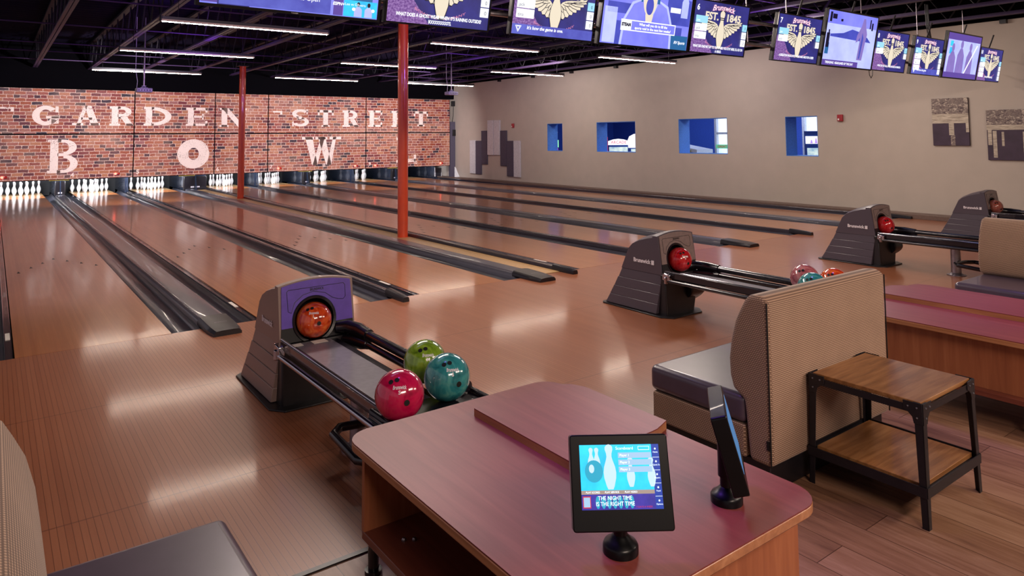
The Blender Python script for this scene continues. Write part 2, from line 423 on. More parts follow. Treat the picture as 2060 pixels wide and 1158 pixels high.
# right wall with four openings
WIN = [(10.16, 10.90, 1.12, 1.98), (7.09, 8.63, 1.12, 1.98), (4.09, 5.58, 1.12, 2.0), (1.79, 2.55, 1.11, 1.98)]
wl = MB(); T = .42
ys = [-12]+[v for a in sorted(WIN) for v in a[:2]]+[20.2]
for i in range(0, len(ys)-1, 2): wl.box(XW, ys[i], -.1, XW+T, ys[i+1], 4.4)
for a in WIN: wl.box(XW, a[0], -.1, XW+T, a[1], a[2]); wl.box(XW, a[0], a[3], XW+T, a[1], 4.4)
bmesh.ops.remove_doubles(wl.bm, verts=wl.bm.verts, dist=1e-4)
struct(wl, 'wall_right', 'wall', 'long beige side wall with four square openings', smooth=False)
for i, a in enumerate(WIN):
    m = MB(); t = .012; e = .004
    m.box(XW+e, a[0], a[2], XW+T, a[0]+t, a[3]).box(XW+e, a[1]-t, a[2], XW+T, a[1], a[3])
    m.box(XW+e, a[0]+t, a[2], XW+T, a[1]-t, a[2]+t).box(XW+e, a[0]+t, a[3]-t, XW+T, a[1]-t, a[3])
    struct(m, 'window_%d' % (i+1), 'blue_jamb', 'blue painted lining of the %s square opening in the beige wall' % ['first', 'second', 'third', 'fourth'][i], smooth=False)
struct(MB().box(-4, 20.0, -.3, XW+.5, 20.2, 4.4), 'wall_back', 'wall_black', 'black back wall behind the pin machines', smooth=False)
struct(MB().box(-4, 16.52, 3.02, XW, 16.6, 4.35), 'wall_back', 'wall_black', 'black fascia above the brick masking panels', smooth=False)
struct(MB().box(-4, -12.1, -.1, XW+.5, -12, 4.4), 'wall_front', 'wall', 'beige wall at the far end of the concourse behind the camera', smooth=False)
dk = MB()
y = -12.0
prof = []
n = 0
while y < 20.2:
    z = 4.30 if n % 2 == 0 else 4.34
    prof.append((y, z)); y += .02; prof.append((y, z)); 
    y += .13; n += 1
for (a, za), (b, zb) in zip(prof, prof[1:]):
    dk.poly([(-4, a, za), (XW+.5, a, za), (XW+.5, b, zb), (-4, b, zb)])
struct(dk, 'ceiling', 'ceil', 'dark corrugated metal ceiling deck', smooth=False, fixn=False)
struct(MB().box(XW-.34, -9, 0, XW, 20, .085), 'baseboard_right', 'ledge', 'low brown ledge along the foot of the beige wall', bevel=.004)
struct(MB().box(XW-.06, -12, 3.56, XW, 16.5, 4.3), 'trim_2', 'wall_black', 'black painted beam along the top of the beige wall')

for i in range(9):
    tag(MB().box(XW-.09, 13.4-1.9*i, 3.49, XW, 13.5-1.9*i, 3.56).build('beam_bracket', 'black_plastic'), 'small black bracket under the beam on the beige wall, %s of the nine' % ['farthest', 'second farthest', 'third farthest', 'fourth farthest', 'middle one', 'fourth nearest', 'third nearest', 'second nearest', 'nearest'][i], 'bracket', 'beam brackets on the beige wall')
# ------------------------------------------------------------------ ceiling joists, bridging, lamps
def joist(x):
    e = empty('ceiling_joist', (x, 0, 0), '', 'joist', 'open web joists under the ceiling deck')
    MB().box(-.055, -12, 3.55, -.006, 16.4, 3.575).box(.006, -12, 3.55, .055, 16.4, 3.575).box(-.012, -12, 3.575, -.006, 16.4, 3.61).box(.006, -12, 3.575, .012, 16.4, 3.61).build('bottom_chord', 'steel_violet_lit', e, smooth=False)
    MB().box(-.055, -12, 4.22, .055, 16.4, 4.27).build('top_chord', 'steel_black', e, smooth=False)
    m = MB(); y = -11.9; k = 0
    while y < 16:
        m.tube([(0, y, 3.58 if k % 2 == 0 else 4.23), (0, y+.45, 4.23 if k % 2 == 0 else 3.58)], .012, 6); y += .45; k += 1
    m.build('web', 'steel_black', e)
    return e
J0 = None
for i, x in enumerate([.68+1.27*k for k in range(-3, 11)]):
    if J0 is None: J0 = joist(x); o = J0
    else: o = copy_tree(J0); o.location.x = x
    near = ['far left beyond the first lane', 'left of the leftmost lane', 'above the leftmost visible lane edge', 'above the leftmost visible lane', 'running over the left strip lights', 'above the fourth numbered lane', 'above the fifth numbered lane', 'just left of the red columns', 'just right of the red columns', 'above the sixth numbered lane', 'above the seventh numbered lane', 'above the eighth numbered lane', 'above the ninth numbered lane', 'closest to the beige wall'][i]
    o['label'] = 'dark open web steel joist in violet-lit colour ' + near
for i, y in enumerate([-5.6, -2.9, -.2, 2.6, 5.3, 8.13, 11.06, 12.75, 14.7]):
    o = MB().tube([(-4, y, 3.62), (XW-.07, y, 3.62)], .014, 8).build('bridging_rod', 'steel_violet_lit')
    tag(o, 'thin dark bridging rod crossing the joists, %s' % ['over the seating', 'behind the hanging screens', 'in front of the foul line', 'before the nearest strip lights', 'just past the nearest strip lights', 'at the middle row of strip lights', 'between middle and far strip lights', 'just before the far strip lights', 'closest to the brick panels'][i], 'rod', 'bridging rods across the ceiling joists')

def strip_light():
    e = empty('strip_light', (0, 0, 0), '', 'light', 'linear strip lights over the lanes')
    MB().box(-1.22, -.045, .03, 1.22, .045, .075).box(-1.235, -.05, .0, -1.22, .05, .08).box(1.22, -.05, .0, 1.235, .05, .08).build('housing', 'black_plastic', e, bevel=.004)
    MB().prism([(-.045, .03), (-.040, .012), (-.025, .004), (.025, .004), (.040, .012), (.045, .03)], 'x', -1.215, 1.215).build('diffuser', 'lamp_soft', e)
    MB().prism([(-.013, .006), (-.010, -.004), (.010, -.004), (.013, .006)], 'x', -1.21, 1.21).build('lamp_tube', 'lamp', e)
    for x in (-1.0, 1.0): MB().tube([(x, 0, .075), (x, 0, 1.06)], .004, 6).build('hanger_wire', 'black_iron', e)
    return e
S0 = None
rows = [(4.4, 'nearest row'), (8.4, 'middle row'), (12.95, 'far row')]
cols = [(1.67, 'left of the thin red column'), (6.02, 'right of the nearer red column'), (10.1, 'beside the beige wall')]
for y, rn in rows:
    for x, cn in cols:
        o = S0 = strip_light() if S0 is None else S0
        if o.get('used'): o = copy_tree(S0)
        S0['used'] = 1
        o.location = (x+1.22, y, 3.25); o['label'] = 'lit linear strip light in the %s, %s' % (rn, cn)
for o in bpy.data.objects:
    if 'used' in o: del o['used']

# ------------------------------------------------------------------ red columns
for i, (x, y) in enumerate([(5.15, 3.78), (5.17, 13.0)]):
    e = empty('support_column', (x, y, 0), ['nearer round red column standing between two lanes', 'farther thin red column close to the brick panels'][i], 'column', 'red round support columns')
    MB().cyl((0, 0, 0), .083, 3.55, 32).build('shaft', 'red_paint', e)
    MB().box(-.13, -.13, 3.52, .13, .13, 3.545).build('cap_plate', 'steel_black', e)
    MB().cyl((0, 0, -.01), .1, .015, 32).build('base_collar', 'red_paint', e)

# ------------------------------------------------------------------ lanes, gutters, dividers
Y1 = 19.35
for n, x in LL.items():
    nm = 'lane %d' % n
    who = {3: 'leftmost glossy wooden lane', 4: 'glossy wooden lane behind the nearest ball return', 5: 'glossy wooden lane left of the red columns', 6: 'glossy wooden lane right of the red columns', 7: 'second glossy wooden lane right of the columns', 8: 'third glossy wooden lane right of the columns', 9: 'second glossy wooden lane from the beige wall', 10: 'glossy wooden lane nearest the beige wall'}[n]
    e = empty('bowling_lane', (x, 0, 0), who, 'lane', 'bowling lanes')
    MB().box(0, .004, -.12, LW, 17.9, 0).build('lane_bed', 'lane', e, smooth=False)
    MB().box(0, 17.9, -.12, LW, Y1, .0).build('pin_deck', 'deck', e, smooth=False)
    m = MB()
    for k in range(-3, 4):
        cx = LW/2+k*.135; cy = 4.0+(3-abs(k))*.3
        m.prism([(cx-.018, cy), (cx+.018, cy), (cx, cy+.14)], 'z', .0002, .0006)
    m.build('aiming_arrow', 'hole_black', e, smooth=False)
    for side in (0, 1):
        lab = 'dark %s gutter of the %s' % (('left', 'right')[side], who.replace('glossy wooden ', ''))
        g = MB(); N = 10
        gx0 = (x-.233) if side == 0 else (x+LW); gx1 = (x-.062) if side == 0 else (x+LW+.233)
        if side == 1: gx0 += .012
        c = (gx0+gx1)/2; r = (gx1-gx0)/2
        pr = [(c-r*math.cos(PI*k/N), -.012-.082*math.sin(PI*k/N)) for k in range(N+1)]
        po = [(gx1, -.10), (gx0, -.10)]
        g.prism([(gx0, -.012)]+pr[1:-1]+[(gx1, -.012)]+po, 'y', .004, 19.0)
        go = tag(g.build('gutter', 'gutter', angle=50), lab, 'gutter', 'lane gutters')
        if side == 0:
            b = empty('bumper_rail', (x-.06, 0, 0), 'black bumper rail along the left edge of the %s' % who.replace('glossy wooden ', ''), 'rail', 'bumper rails')
            MB().box(0, .01, -.1, .052, 17.3, -.004).build('rail_housing', 'black_gloss', b, bevel=.003)
            MB().box(.002, .01, -.004, .008, 17.3, .0).box(.044, .01, -.004, .05, 17.3, 0).build('metal_lip', 'chrome', b)
            if n in (3, 4, 5, 6): MB().box(.01, .62, -.0035, .042, .86, .0005).build('sticker', 'label_white', b, smooth=False)
# wide caps (ball return) and narrow rails
def cap(x0, x1, label, wide):
    e = empty('lane_divider', (x0, 0, 0), label, 'divider', 'lane dividers')
    W = x1-x0; h = .045 if wide else .05
    pr = [(0, -.1), (0, h*.5), (W*.08, h*.9), (W*.2, h), (W*.8, h), (W*.92, h*.9), (W, h*.5), (W, -.1)]
    MB().prism(pr, 'y', .12, 17.12).build('capping', 'cap' if wide else 'rail', e, angle=50)
    # rounded nose running out over the foul line
    secs = []
    L = .34 if wide else .26
    for t in (0, .25, .5, .72, .88, .97, 1.0):
        k = math.sqrt(max(0, 1-(max(0, t-.55)/.45)**2)) if t > .55 else 1
        k = max(k, .45); hz = (h+.02)*(1-.25*t)*(.75+.25*k); g = W*.03
        cx = W/2; hw = (W/2+g)*(.72+.28*k)
        yy = .16-L*1.45*t
        secs.append([(cx-hw, yy, .0), (cx-hw, yy, hz*.45), (cx-hw*.82, yy, hz*.93), (cx-hw*.4, yy, hz*1.02), (cx+hw*.4, yy, hz*1.02), (cx+hw*.82, yy, hz*.93), (cx+hw, yy, hz*.45), (cx+hw, yy, .0)])
    MB().loft(secs).build('nose', 'nose_black', e, angle=40)
    if wide:
        lettering('BRUNSWICK', 'bolt', e, W*.5, -.10, 0, .03, width=W*.42, name='nose_lettering', fn=lambda c: Vector((c.x, c.y, (h+.02)*(1-.25*(.16-c.y)/(L*1.45))*1.02+.0012)))
    MB().box(W*.1, .12, h*.9, W*.1+.004, 17.12, h*.965).build('metal_edge', 'chrome', e, smooth=False)
    return e
G = .235
cap(LL[3]+LW+G, LL[4]-G, 'wide grey capped divider between the two leftmost lanes, ending in a black nose', True)
cap(LL[4]+LW+G, LL[5]-G, 'narrow dark divider rail directly behind the nearest ball return', False)
cap(LL[5]+LW+G, 4.90, 'wide grey capped divider just left of the red columns', True)
cap(5.245, LL[6]-G, 'narrow dark rail just right of the red columns', False)
cap(LL[6]+LW+G, LL[7]-G, 'narrow dark divider, the first one beyond the red columns', False)
cap(LL[7]+LW+G, LL[8]-G, 'wide dark divider, the second one beyond the red columns', True)
cap(LL[8]+LW+G, LL[9]-G, 'narrow dark divider, the third one beyond the red columns', False)
cap(LL[9]+LW+G, LL[10]-G, 'wide dark divider, the last before the beige wall', True)
cap(LL[10]+LW+G, LL[10]+LW+G+.07, 'narrow dark rail beside the brown wall ledge', False)
cap(LL[3]-G-.08, LL[3]-G, 'narrow dark rail at the left edge of the picture', False)
tag(MB().box(4.91, .02, -.12, 5.243, 17.1, .004).build('divider_boards', 'strip_wood', smooth=False), 'pale wooden strip on which the red columns stand', 'floor strip')

# ------------------------------------------------------------------ pins
PR = [(.0258, 0), (.0262, .004), (.036, .03), (.0495, .0675), (.0582, .095), (.0605, .1143), (.0592, .135), (.0535, .16), (.0435, .19), (.0330, .215), (.0264, .235), (.0228, .254), (.0232, .275), (.0268, .300), (.0310, .325), (.0323, .343), (.0312, .357), (.026, .369), (.016, .378), (0, .381)]
def pin():
    e = empty('bowling_pin', (0, 0, 0), '', 'bowling pin')
    MB().lathe(PR, seg=20).build('pin_body', 'white_pin', e, angle=60)
    MB().lathe([(.0302, .2215), (.0287, .2275)], seg=20).lathe([(.0237, .2495), (.0234, .257)], seg=20).build('neck_stripe', 'pin_red', e, angle=60)
    return e
P0 = pin(); first = True
names = ['front white pin', 'left white pin of second row', 'right white pin of second row', 'left white pin of third row', 'middle white pin of third row', 'right white pin of third row', 'far left white back pin', 'inner left white back pin', 'inner right white back pin', 'far right white back pin']
where = {3: 'on the leftmost lane', 4: 'on the lane under large letter B', 5: 'on the lane under large letter O', 6: 'on the lane left of the thin column', 7: 'on the lane right of the thin column', 8: 'on the lane under large letter W', 9: 'on the second lane from the side wall', 10: 'on the lane beside the side wall'}
for n, x in LL.items():
    k = 0
    for row in range(4):
        for j in range(row+1):
            px = x+LW/2+(j-row/2)*.3048; py = 18.288+row*.264
            if first: o = P0; first = False
            else: o = copy_tree(P0)
            o.location = (px, py, 0); o['label'] = '%s %s' % (names[k], where[n]); o['group'] = 'pins %s' % where[n]; k += 1
# pit: kickbacks, curtain, pin lamps, division front covers
def mid(a, b): return (a+b)/2
divs = [(-.35, -.235)]+[(LL[a]+LW+G, LL[a+1]-G) for a in range(3, 10)]+[(LL[10]+LW+G, LL[10]+LW+G+.06)]
dn = ['at the left edge of the leftmost lane', 'right of the leftmost lane', 'under the seam left of the letter O', 'left of the thin red column', 'just right of the thin red column', 'under the letter W', 'at the seam right of the letter W', 'behind the nearer red column', 'beside the grille near the beige wall']
for i, (a, b) in enumerate(divs):
    if i == 3: a, b = 4.66, 5.32
    e = empty('kickback', (a, 17.2, 0), 'dark blue side panel between pin decks, %s' % dn[i], 'panel', 'kickback panels beside the pin decks')
    w_ = b-a
    MB().box(0, .3, 0, w_, 2.6, .62).build('side_panel', 'pit', e, bevel=.006)
    MB().prism([(-.05, 0), (.3, 0), (.3, .62), (.22, .62)], 'x', w_/2-.012, w_/2+.012).build('front_fin', 'pit', e, smooth=False)
    if w_ > .2:
        MB().box(.0, .15, .0, w_, .3, .42).build('front_cover', 'black_plastic', e, bevel=.01)
        MB().box(w_*.3, .145, .07, w_*.45, .15, .11).box(w_*.55, .145, .07, w_*.7, .15, .11).build('cover_label', 'letter_white', e, smooth=False)
for n, x in LL.items():
    e = empty('pin_light', (x+LW/2, 17.05, .78), 'tube light hidden behind the masking panel, %s' % where[n], 'light', 'pin deck tube lights')
    MB().box(-.5, -.03, .015, .5, .05, .06).box(-.4, -.6005, .03, -.38, -.03, .05).box(.38, -.6005, .03, .4, -.03, .05).build('housing', 'black_plastic', e)
    MB().prism([(-.02, .015), (-.02, -.01), (.03, -.02), (.045, .015)], 'x', -.48, .48).build('tube', 'pin_lamp', e)
    area('pin_deck_lamp', (x+LW/2, 17.0, .72), (x+LW/2, 18.9, .12), .95, {3: 60, 4: 60, 5: 48, 6: 34, 7: 26, 8: 22, 9: 16, 10: 12}[n], (.93, .95, 1), .06)
    tag(MB().box(x-G, 19.55, -.1, x+LW+G, 19.6, .95).build('ball_curtain', 'pit_black', smooth=False), 'dark cushion curtain behind the pins %s' % where[n], 'curtain', 'pit curtains')
for i, (x0, x1) in enumerate([(1.09, 1.55), (4.33, 4.78), (7.95, 8.41), (11.18, 11.62)]):
    tag(MB().box(x0, 16.42, .483, x1, 16.5, .503).build('warning_strip', 'yellow', smooth=False), 'yellow edging strip under the brick panels, %s' % ['under the letter B', 'right of the letter O', 'under the letter W', 'next to the nearer red column'][i], 'strip', 'yellow strips under the masking panels')

# ------------------------------------------------------------------ masking panels
seams = [-.45, 3.10, 5.31, 6.93, 10.32, 13.745]
col_name = ['leftmost', 'second', 'third', 'fourth', 'rightmost']
def rect(m, x0, z0, x1, z1, y=0): m.poly([(x0, y, z0), (x1, y, z0), (x1, y, z1), (x0, y, z1)])
def stroke(m, p, q, t0, t1=None, y=0):
    # slanted stroke with horizontal cut ends
    t1 = t1 or t0
    m.poly([(p[0]-t0/2, y, p[1]), (p[0]+t0/2, y, p[1]), (q[0]+t1/2, y, q[1]), (q[0]-t1/2, y, q[1])])
def arc(m, cx, cz, rx, rz, tx, tz, a0, a1, n=18, y=0):
    for k in range(n):
        a = math.radians(a0+(a1-a0)*k/n); b = math.radians(a0+(a1-a0)*(k+1)/n)
        m.poly([(cx+rx*math.cos(a), y, cz+rz*math.sin(a)), (cx+rx*math.cos(b), y, cz+rz*math.sin(b)),
                (cx+(rx-tx)*math.cos(b), y, cz+(rz-tz)*math.sin(b)), (cx+(rx-tx)*math.cos(a), y, cz+(rz-tz)*math.sin(a))])
def letter(ch, x0, z0, x1, z1, T):
    m = MB(); W = x1-x0; H = z1-z0; S = T*.38; t = T*.55; X = x0; Z = z0
    def stem(x, serif=True, z_0=0, z_1=None):
        z_1 = H if z_1 is None else z_1
        rect(m, X+x, Z+z_0, X+x+T, Z+z_1)
        if serif:
            rect(m, X+x-T*.3, Z, X+x, Z+S); rect(m, X+x+T, Z, X+x+T*1.3, Z+S)
            rect(m, X+x-T*.3, Z+H-S, X+x, Z+H); rect(m, X+x+T, Z+H-S, X+x+T*1.3, Z+H)
    if ch == 'O': arc(m, X+W/2, Z+H/2, W/2, H/2, T*1.15, T*1.0, 0, 360, 36)
    elif ch == 'G':
        arc(m, X+W/2, Z+H/2, W/2, H/2, T, t*1.1, 42, 330, 30)
        rect(m, X+W-T*1.0, Z+H*.08, X+W, Z+H*.45); rect(m, X+W*.52, Z+H*.36, X+W+T*.1, Z+H*.47); rect(m, X+W*.86, Z+H*.66, X+W*.98, Z+H*.97)
    elif ch == 'A':
        stroke(m, (X+W*.2, Z), (X+W*.47, Z+H), T*.6, T*.5); stroke(m, (X+W*.84, Z), (X+W*.55, Z+H), T*1.15, T*.95)
        rect(m, X+W*.3, Z+H*.28, X+W*.72, Z+H*.4); rect(m, X-.02, Z, X+W*.4, Z+S); rect(m, X+W*.62, Z, X+W+.02, Z+S)
    elif ch in 'RPDB':
        stem(T*.3)
        if ch == 'D':
            arc(m, X+T*1.2, Z+H/2, W-T*1.2, H/2, T, t, -90, 90, 20)
        elif ch == 'R':
            arc(m, X+W*.5, Z+H*.73, W*.42, H*.27, T*.9, t*.9, -90, 90, 14); rect(m, X+T*1.2, Z+H-t*.9, X+W*.5, Z+H); rect(m, X+T*1.2, Z+H*.46, X+W*.5, Z+H*.46+t*.9)
            stroke(m, (X+W*.88, Z), (X+W*.58, Z+H*.48), T*1.05); rect(m, X+W*.7, Z, X+W, Z+S)
        else:
            for zc, rz, wr in ((.765, .235, .42), (.27, .27, .47)):
                arc(m, X+W*.5, Z+H*zc, W*wr, H*rz, T*.95, t*.8, -90, 90, 16)
            for z in (0, H*.5, H-t*.8): rect(m, X+T*1.2, Z+z, X+W*.5, Z+z+t*.8)
    elif ch == 'E':
        stem(T*.3); rect(m, X+T*1.2, Z, X+W, Z+t*.8); rect(m, X+T*1.2, Z+H-t*.8, X+W, Z+H); rect(m, X+T*1.2, Z+H*.45, X+W*.78, Z+H*.45+t*.7)
        rect(m, X+W-S, Z, X+W, Z+H*.28); rect(m, X+W-S, Z+H*.74, X+W, Z+H); rect(m, X+W*.74, Z+H*.36, X+W*.82, Z+H*.66)
    elif ch == 'N':
        stem(T*.05, False); rect(m, X+W-T*.6, Z, X+W, Z+H); stroke(m, (X+W-T*.6, Z), (X+T*.6, Z+H), T*1.15)
        rect(m, X-T*.3, Z, X+T*1.3, Z+S); rect(m, X+W-T, Z+H-S, X+W+T*.3, Z+H); rect(m, X-T*.3, Z+H-S, X+T*.4, Z+H)
    elif ch == 'S':
        arc(m, X+W*.5, Z+H*.735, W*.48, H*.265, T*.85, t*.85, 25, 255, 18); arc(m, X+W*.5, Z+H*.27, W*.5, H*.27, T*.85, t*.85, -155, 80, 20)
        stroke(m, (X+W*.62, Z+H*.42), (X+W*.4, Z+H*.58), T*1.2); rect(m, X+W*.84, Z+H*.72, X+W*.93, Z+H); rect(m, X+W*.03, Z, X+W*.12, Z+H*.28)
    elif ch == 'T':
        rect(m, X+W/2-T*.5, Z, X+W/2+T*.5, Z+H); rect(m, X, Z+H-t*.85, X+W, Z+H); rect(m, X, Z+H*.68, X+S, Z+H); rect(m, X+W-S, Z+H*.68, X+W, Z+H); rect(m, X+W*.25, Z, X+W*.75, Z+S)
    elif ch == 'W':
        stroke(m, (X+W*.32, Z), (X+W*.14, Z+H), T*.8, T*1.1); stroke(m, (X+W*.32, Z), (X+W*.54, Z+H), T*.7, T*.6)
        stroke(m, (X+W*.72, Z), (X+W*.50, Z+H), T*.8, T*1.1); stroke(m, (X+W*.72, Z), (X+W*.88, Z+H), T*.7, T*.5)
        for c in (.12, .5, .9): rect(m, X+W*c-T*.9, Z+H-S, X+W*c+T*.9, Z+H)
    elif ch == 'L':
        stem(T*.3); rect(m, X+T*1.2, Z, X+W, Z+t*.8); rect(m, X+W-S, Z, X+W, Z+H*.3)
    return m
panels = {}
for c in range(5):
    for r_, (z0, z1) in enumerate(((.515, 1.728), (1.764, 2.985))):
        a, b = seams[c]+.014, seams[c+1]-.014
        e = empty('masking_panel', (0, 16.4, 0), '%s brick-print masking panel of the %s row' % (col_name[c], ('lower', 'upper')[r_]), 'panel', 'brick-print masking panels')
        MB().box(a, 0, z0, b, .035, z1).build('printed_board', 'brick', e, smooth=False)
        MB().box(a-.012, .004, z0-.012, a, .05, z1+.012).box(b, .004, z0-.012, b+.012, .05, z1+.012).box(a, .004, z1, b, .05, z1+.012).box(a, .004, z0-.012, b, .05, z0).build('edge_frame', 'wall_black', e, smooth=False)
        panels[(c, r_)] = e
LET = [('G', .65, 1.99, 1.26, 2.52), ('A', 1.59, 1.99, 2.22, 2.54), ('R', 2.47, 1.98, 3.07, 2.53), ('D', 3.34, 1.98, 4.08, 2.53), ('E', 4.48, 1.98, 5.09, 2.53), ('N', 5.49, 1.95, 6.20, 2.54), ('S', 7.69, 1.97, 8.27, 2.54), ('T', 8.57, 1.96, 9.13, 2.52), ('R', 9.45, 1.96, 10.04, 2.52), ('E', 10.40, 1.96, 10.94, 2.54), ('E', 11.3, 1.96, 11.84, 2.53), ('T', 12.2, 1.98, 12.80, 2.53)]
for ch, a, b, c, d in LET:
    ci = [i for i in range(5) if seams[i] <= (a+c)/2 < seams[i+1]][0]
    m = letter(ch, a, b, c, d, .17); m.xf(Matrix.Translation((0, -.002, 0))); m.build('letter', 'letter_paint', panels[(ci, 1)], smooth=False, fixn=False)
for ch, a, b, c, d, T in [('B', 1.03, .69, 1.76, 1.60, .19), ('O', 4.26, .70, 5.16, 1.58, .26), ('W', 8.10, .68, 9.32, 1.62, .23), ('L', 11.5, .68, 12.3, 1.58, .26)]:
    ci = [i for i in range(5) if seams[i] <= (a+c)/2 < seams[i+1]][0]
    m = letter(ch, a, b, c, d, T); m.xf(Matrix.Translation((0, -.002, 0))); m.build('letter', 'letter_paint', panels[(ci, 0)], smooth=False, fixn=False)
for x, z, w_ in ((-.05, 2.42, .3), (7.08, 2.42, .3)):
    ci = 0 if x < 1 else 3
    m = MB(); rect(m, x, z, x+w_, z+.05, -.002); rect(m, x+w_-.07, z-.07, x+w_, z, -.002); m.build('flourish', 'letter_paint', panels[(ci, 1)], smooth=False, fixn=False)
for s, x, z in (('4', 1.62, .62), ('5', 3.22, .65), ('6', 5.41, .65), ('7', 7.04, .67), ('8', 8.81, .67), ('9', 10.47, .66), ('10', 12.26, .66)):
    ci = [i for i in range(5) if seams[i] <= x < seams[i+1]][0]
    lettering(s, 'letter_paint', panels[(ci, 0)], x, z, 0, .17, name='lane_number', offset=.004, fn=lambda c: Vector((c.x, -.003, c.y)))
M['led_on'] = emit('led_on', 'ff5a4a', 5); M['led_off'] = plain('led_red', 'a01c1c', .2)
for x, z in ((.05, .62), (2.66, .62), (7.27, .62), (9.92, .615), (10.67, .61), (13.33, .61)):
    ci = [i for i in range(5) if seams[i] <= x < seams[i+1]][0]
    MB().sphere((x, -.004, z), .032, 14).build('indicator_light', 'led_on', panels[(ci, 0)])
    MB().sphere((x+.085, -.004, z), .032, 14).build('indicator_light', 'led_off', panels[(ci, 0)])
# post, boxes and grille at the right end of the masking
e = empty('end_post', (13.76, 16.4, 0), 'dark post with mounted boxes at the right end of the brick panels', 'post')
MB().box(0, 0, .085, .22, .1, 2.16).build('post', 'acoustic_dark', e)
MB().box(.1, -.02, 1.62, .235, .1, 1.86).build('speaker_box', 'black_plastic', e, bevel=.006)
MB().box(.1, .02, 2.75, .235, .1, 2.95).build('upper_box', 'black_plastic', e, bevel=.006)
MB().tube([(.18, .06, 2.75), (.17, .06, 2.4), (.12, .06, 2.16)], .012, 8).build('cable', 'black_plastic', e)
e = empty('vent_grille', (13.44, 17.0, .085), 'small louvred grey grille under the rightmost brick panel', 'grille')
MB().box(0, 0, 0, .03, .03, .34).box(.28, 0, 0, .3, .03, .34).build('frame', 'white_plastic', e)
m = MB()
for k in range(12): m.box(.03, .005, .01+k*.027, .28, .02, .025+k*.027, rot=(.5, 0, 0))
m.build('louvre', 'gutter', e)
f = MB().prism([(13.78, .087), (13.99, .087), (13.95, .16), (13.88, .30), (13.83, .42), (13.79, .47), (13.78, .44)], 'y', 16.1, 16.13).build('end_fin', 'white_plastic')
tag(f, 'pale curved fin standing on the ledge at the right end of the brick panels', 'fin')

# ------------------------------------------------------------------ projectors
def projector(x, y, z, label):
    e = empty('projector', (x, y, z), label, 'projector', 'ceiling projectors')
    MB().box(-.16, -.13, -.05, .16, .13, .045).build('housing', 'projector', e, bevel=.02, seg=3)
    MB().cyl((.06, .12, 0), .035, .05, 20, 'y').build('lens', 'black_gloss', e)
    m = MB()
    for k in range(5): m.box(-.13+k*.055, -.134, -.02, -.10+k*.055, -.129, .012)
    m.build('port_panel', 'black_plastic', e)
    MB().box(-.07, -.06, .05, .07, .06, .06).box(-.04, -.04, .085, .04, .04, .10).tube([(-.06, -.05, .055), (0, 0, .09)], .006, 6).tube([(.06, .05, .055), (0, 0, .09)], .006, 6).build('mount', 'projector', e)
    MB().cyl((0, 0, .09), .018, 4.31-z-.09, 12).build('pole', 'pewter', e)
    MB().tube([(-.14, 0, .04), (-.13, 0, .2), (-.17, 0, .45), (-.17, 0, 4.31-z)], .006, 6).build('cable', 'white_plastic', e)
    return e
projector(2.49, 11.0, 2.68, 'small white ceiling projector hanging above the letters A and R')
projector(10.50, 11.0, 2.85, 'small white ceiling projector hanging by the right end of the brick panels')

# ------------------------------------------------------------------ things on the beige wall
cols_ = [(15.35, .248, 1.456, 'g', 'shortest light grey board at the far left of the wall sculpture'), (14.97, .235, 1.44, 'd', 'first charcoal board from the left in the wall sculpture'), (14.59, .60, 1.796, 'd', 'taller charcoal board left of the centre pair'), (14.205, .935, 2.16, 'g', 'left light grey board of the tall centre pair'), (13.81, .94, 2.16, 'g', 'right light grey board of the tall centre pair'), (13.42, .576, 1.79, 'd', 'taller charcoal board right of the centre pair'), (13.04, .238, 1.44, 'd', 'last charcoal board on the right of the wall sculpture'), (12.65, .225, 1.44, 'g', 'light grey board at the far right of the wall sculpture')]
for y, z0, z1, c, lb in cols_:
    tag(MB().box(XW-.05, y-.365, z0, XW, y-.0, z1).build('acoustic_panel', 'acoustic_grey' if c == 'g' else 'acoustic_dark', bevel=.012, seg=3), lb, 'wall panel', 'stepped acoustic boards on the beige wall')
for y, z, lb in ((12.70, 1.95, 'small red fire alarm strobe beside the stepped wall boards'), (1.27, 1.92, 'small red fire alarm strobe right of the fourth square opening')):
    e = empty('fire_alarm', (XW, y, z), lb, 'fire alarm', 'red fire alarms on the beige wall')
    MB().box(-.05, -.06, -.07, 0, .06, .07).build('housing', 'alarm_red', e, bevel=.012)
    MB().box(-.065, .005, -.05, -.05, .035, -.01).build('strobe_lens', 'alarm_white', e, bevel=.004)
M['print_dark'] = plain('print_plum', '3a2a3e', .6, noise=.12, nscale=6)
def print_mat():
    a = NT('print_industrial'); v = a.coord((1, 5, 9)); n = a.noise(v, 2.6, 5, .7, 1.2)
    a.l(a.ramp(n, [(.38, lin('3a2a36')), (.47, lin('8c7c74')), (.52, lin('4a3c44')), (.6, lin('cdbfae')), (.7, lin('5a4a50'))]), a.b.inputs['Base Color']); a.set(Roughness=.6); return a.m
def print_pale():
    a = NT('print_concrete'); v = a.coord((1, 2, 12)); n = a.noise(v, 3, 5, .65, .4)
    a.l(a.ramp(n, [(.3, lin('7e7268')), (.5, lin('b2a696')), (.7, lin('d2c8b8'))]), a.b.inputs['Base Color']); a.set(Roughness=.6); return a.m
M['print_busy'] = print_mat(); M['print_pale'] = print_pale()
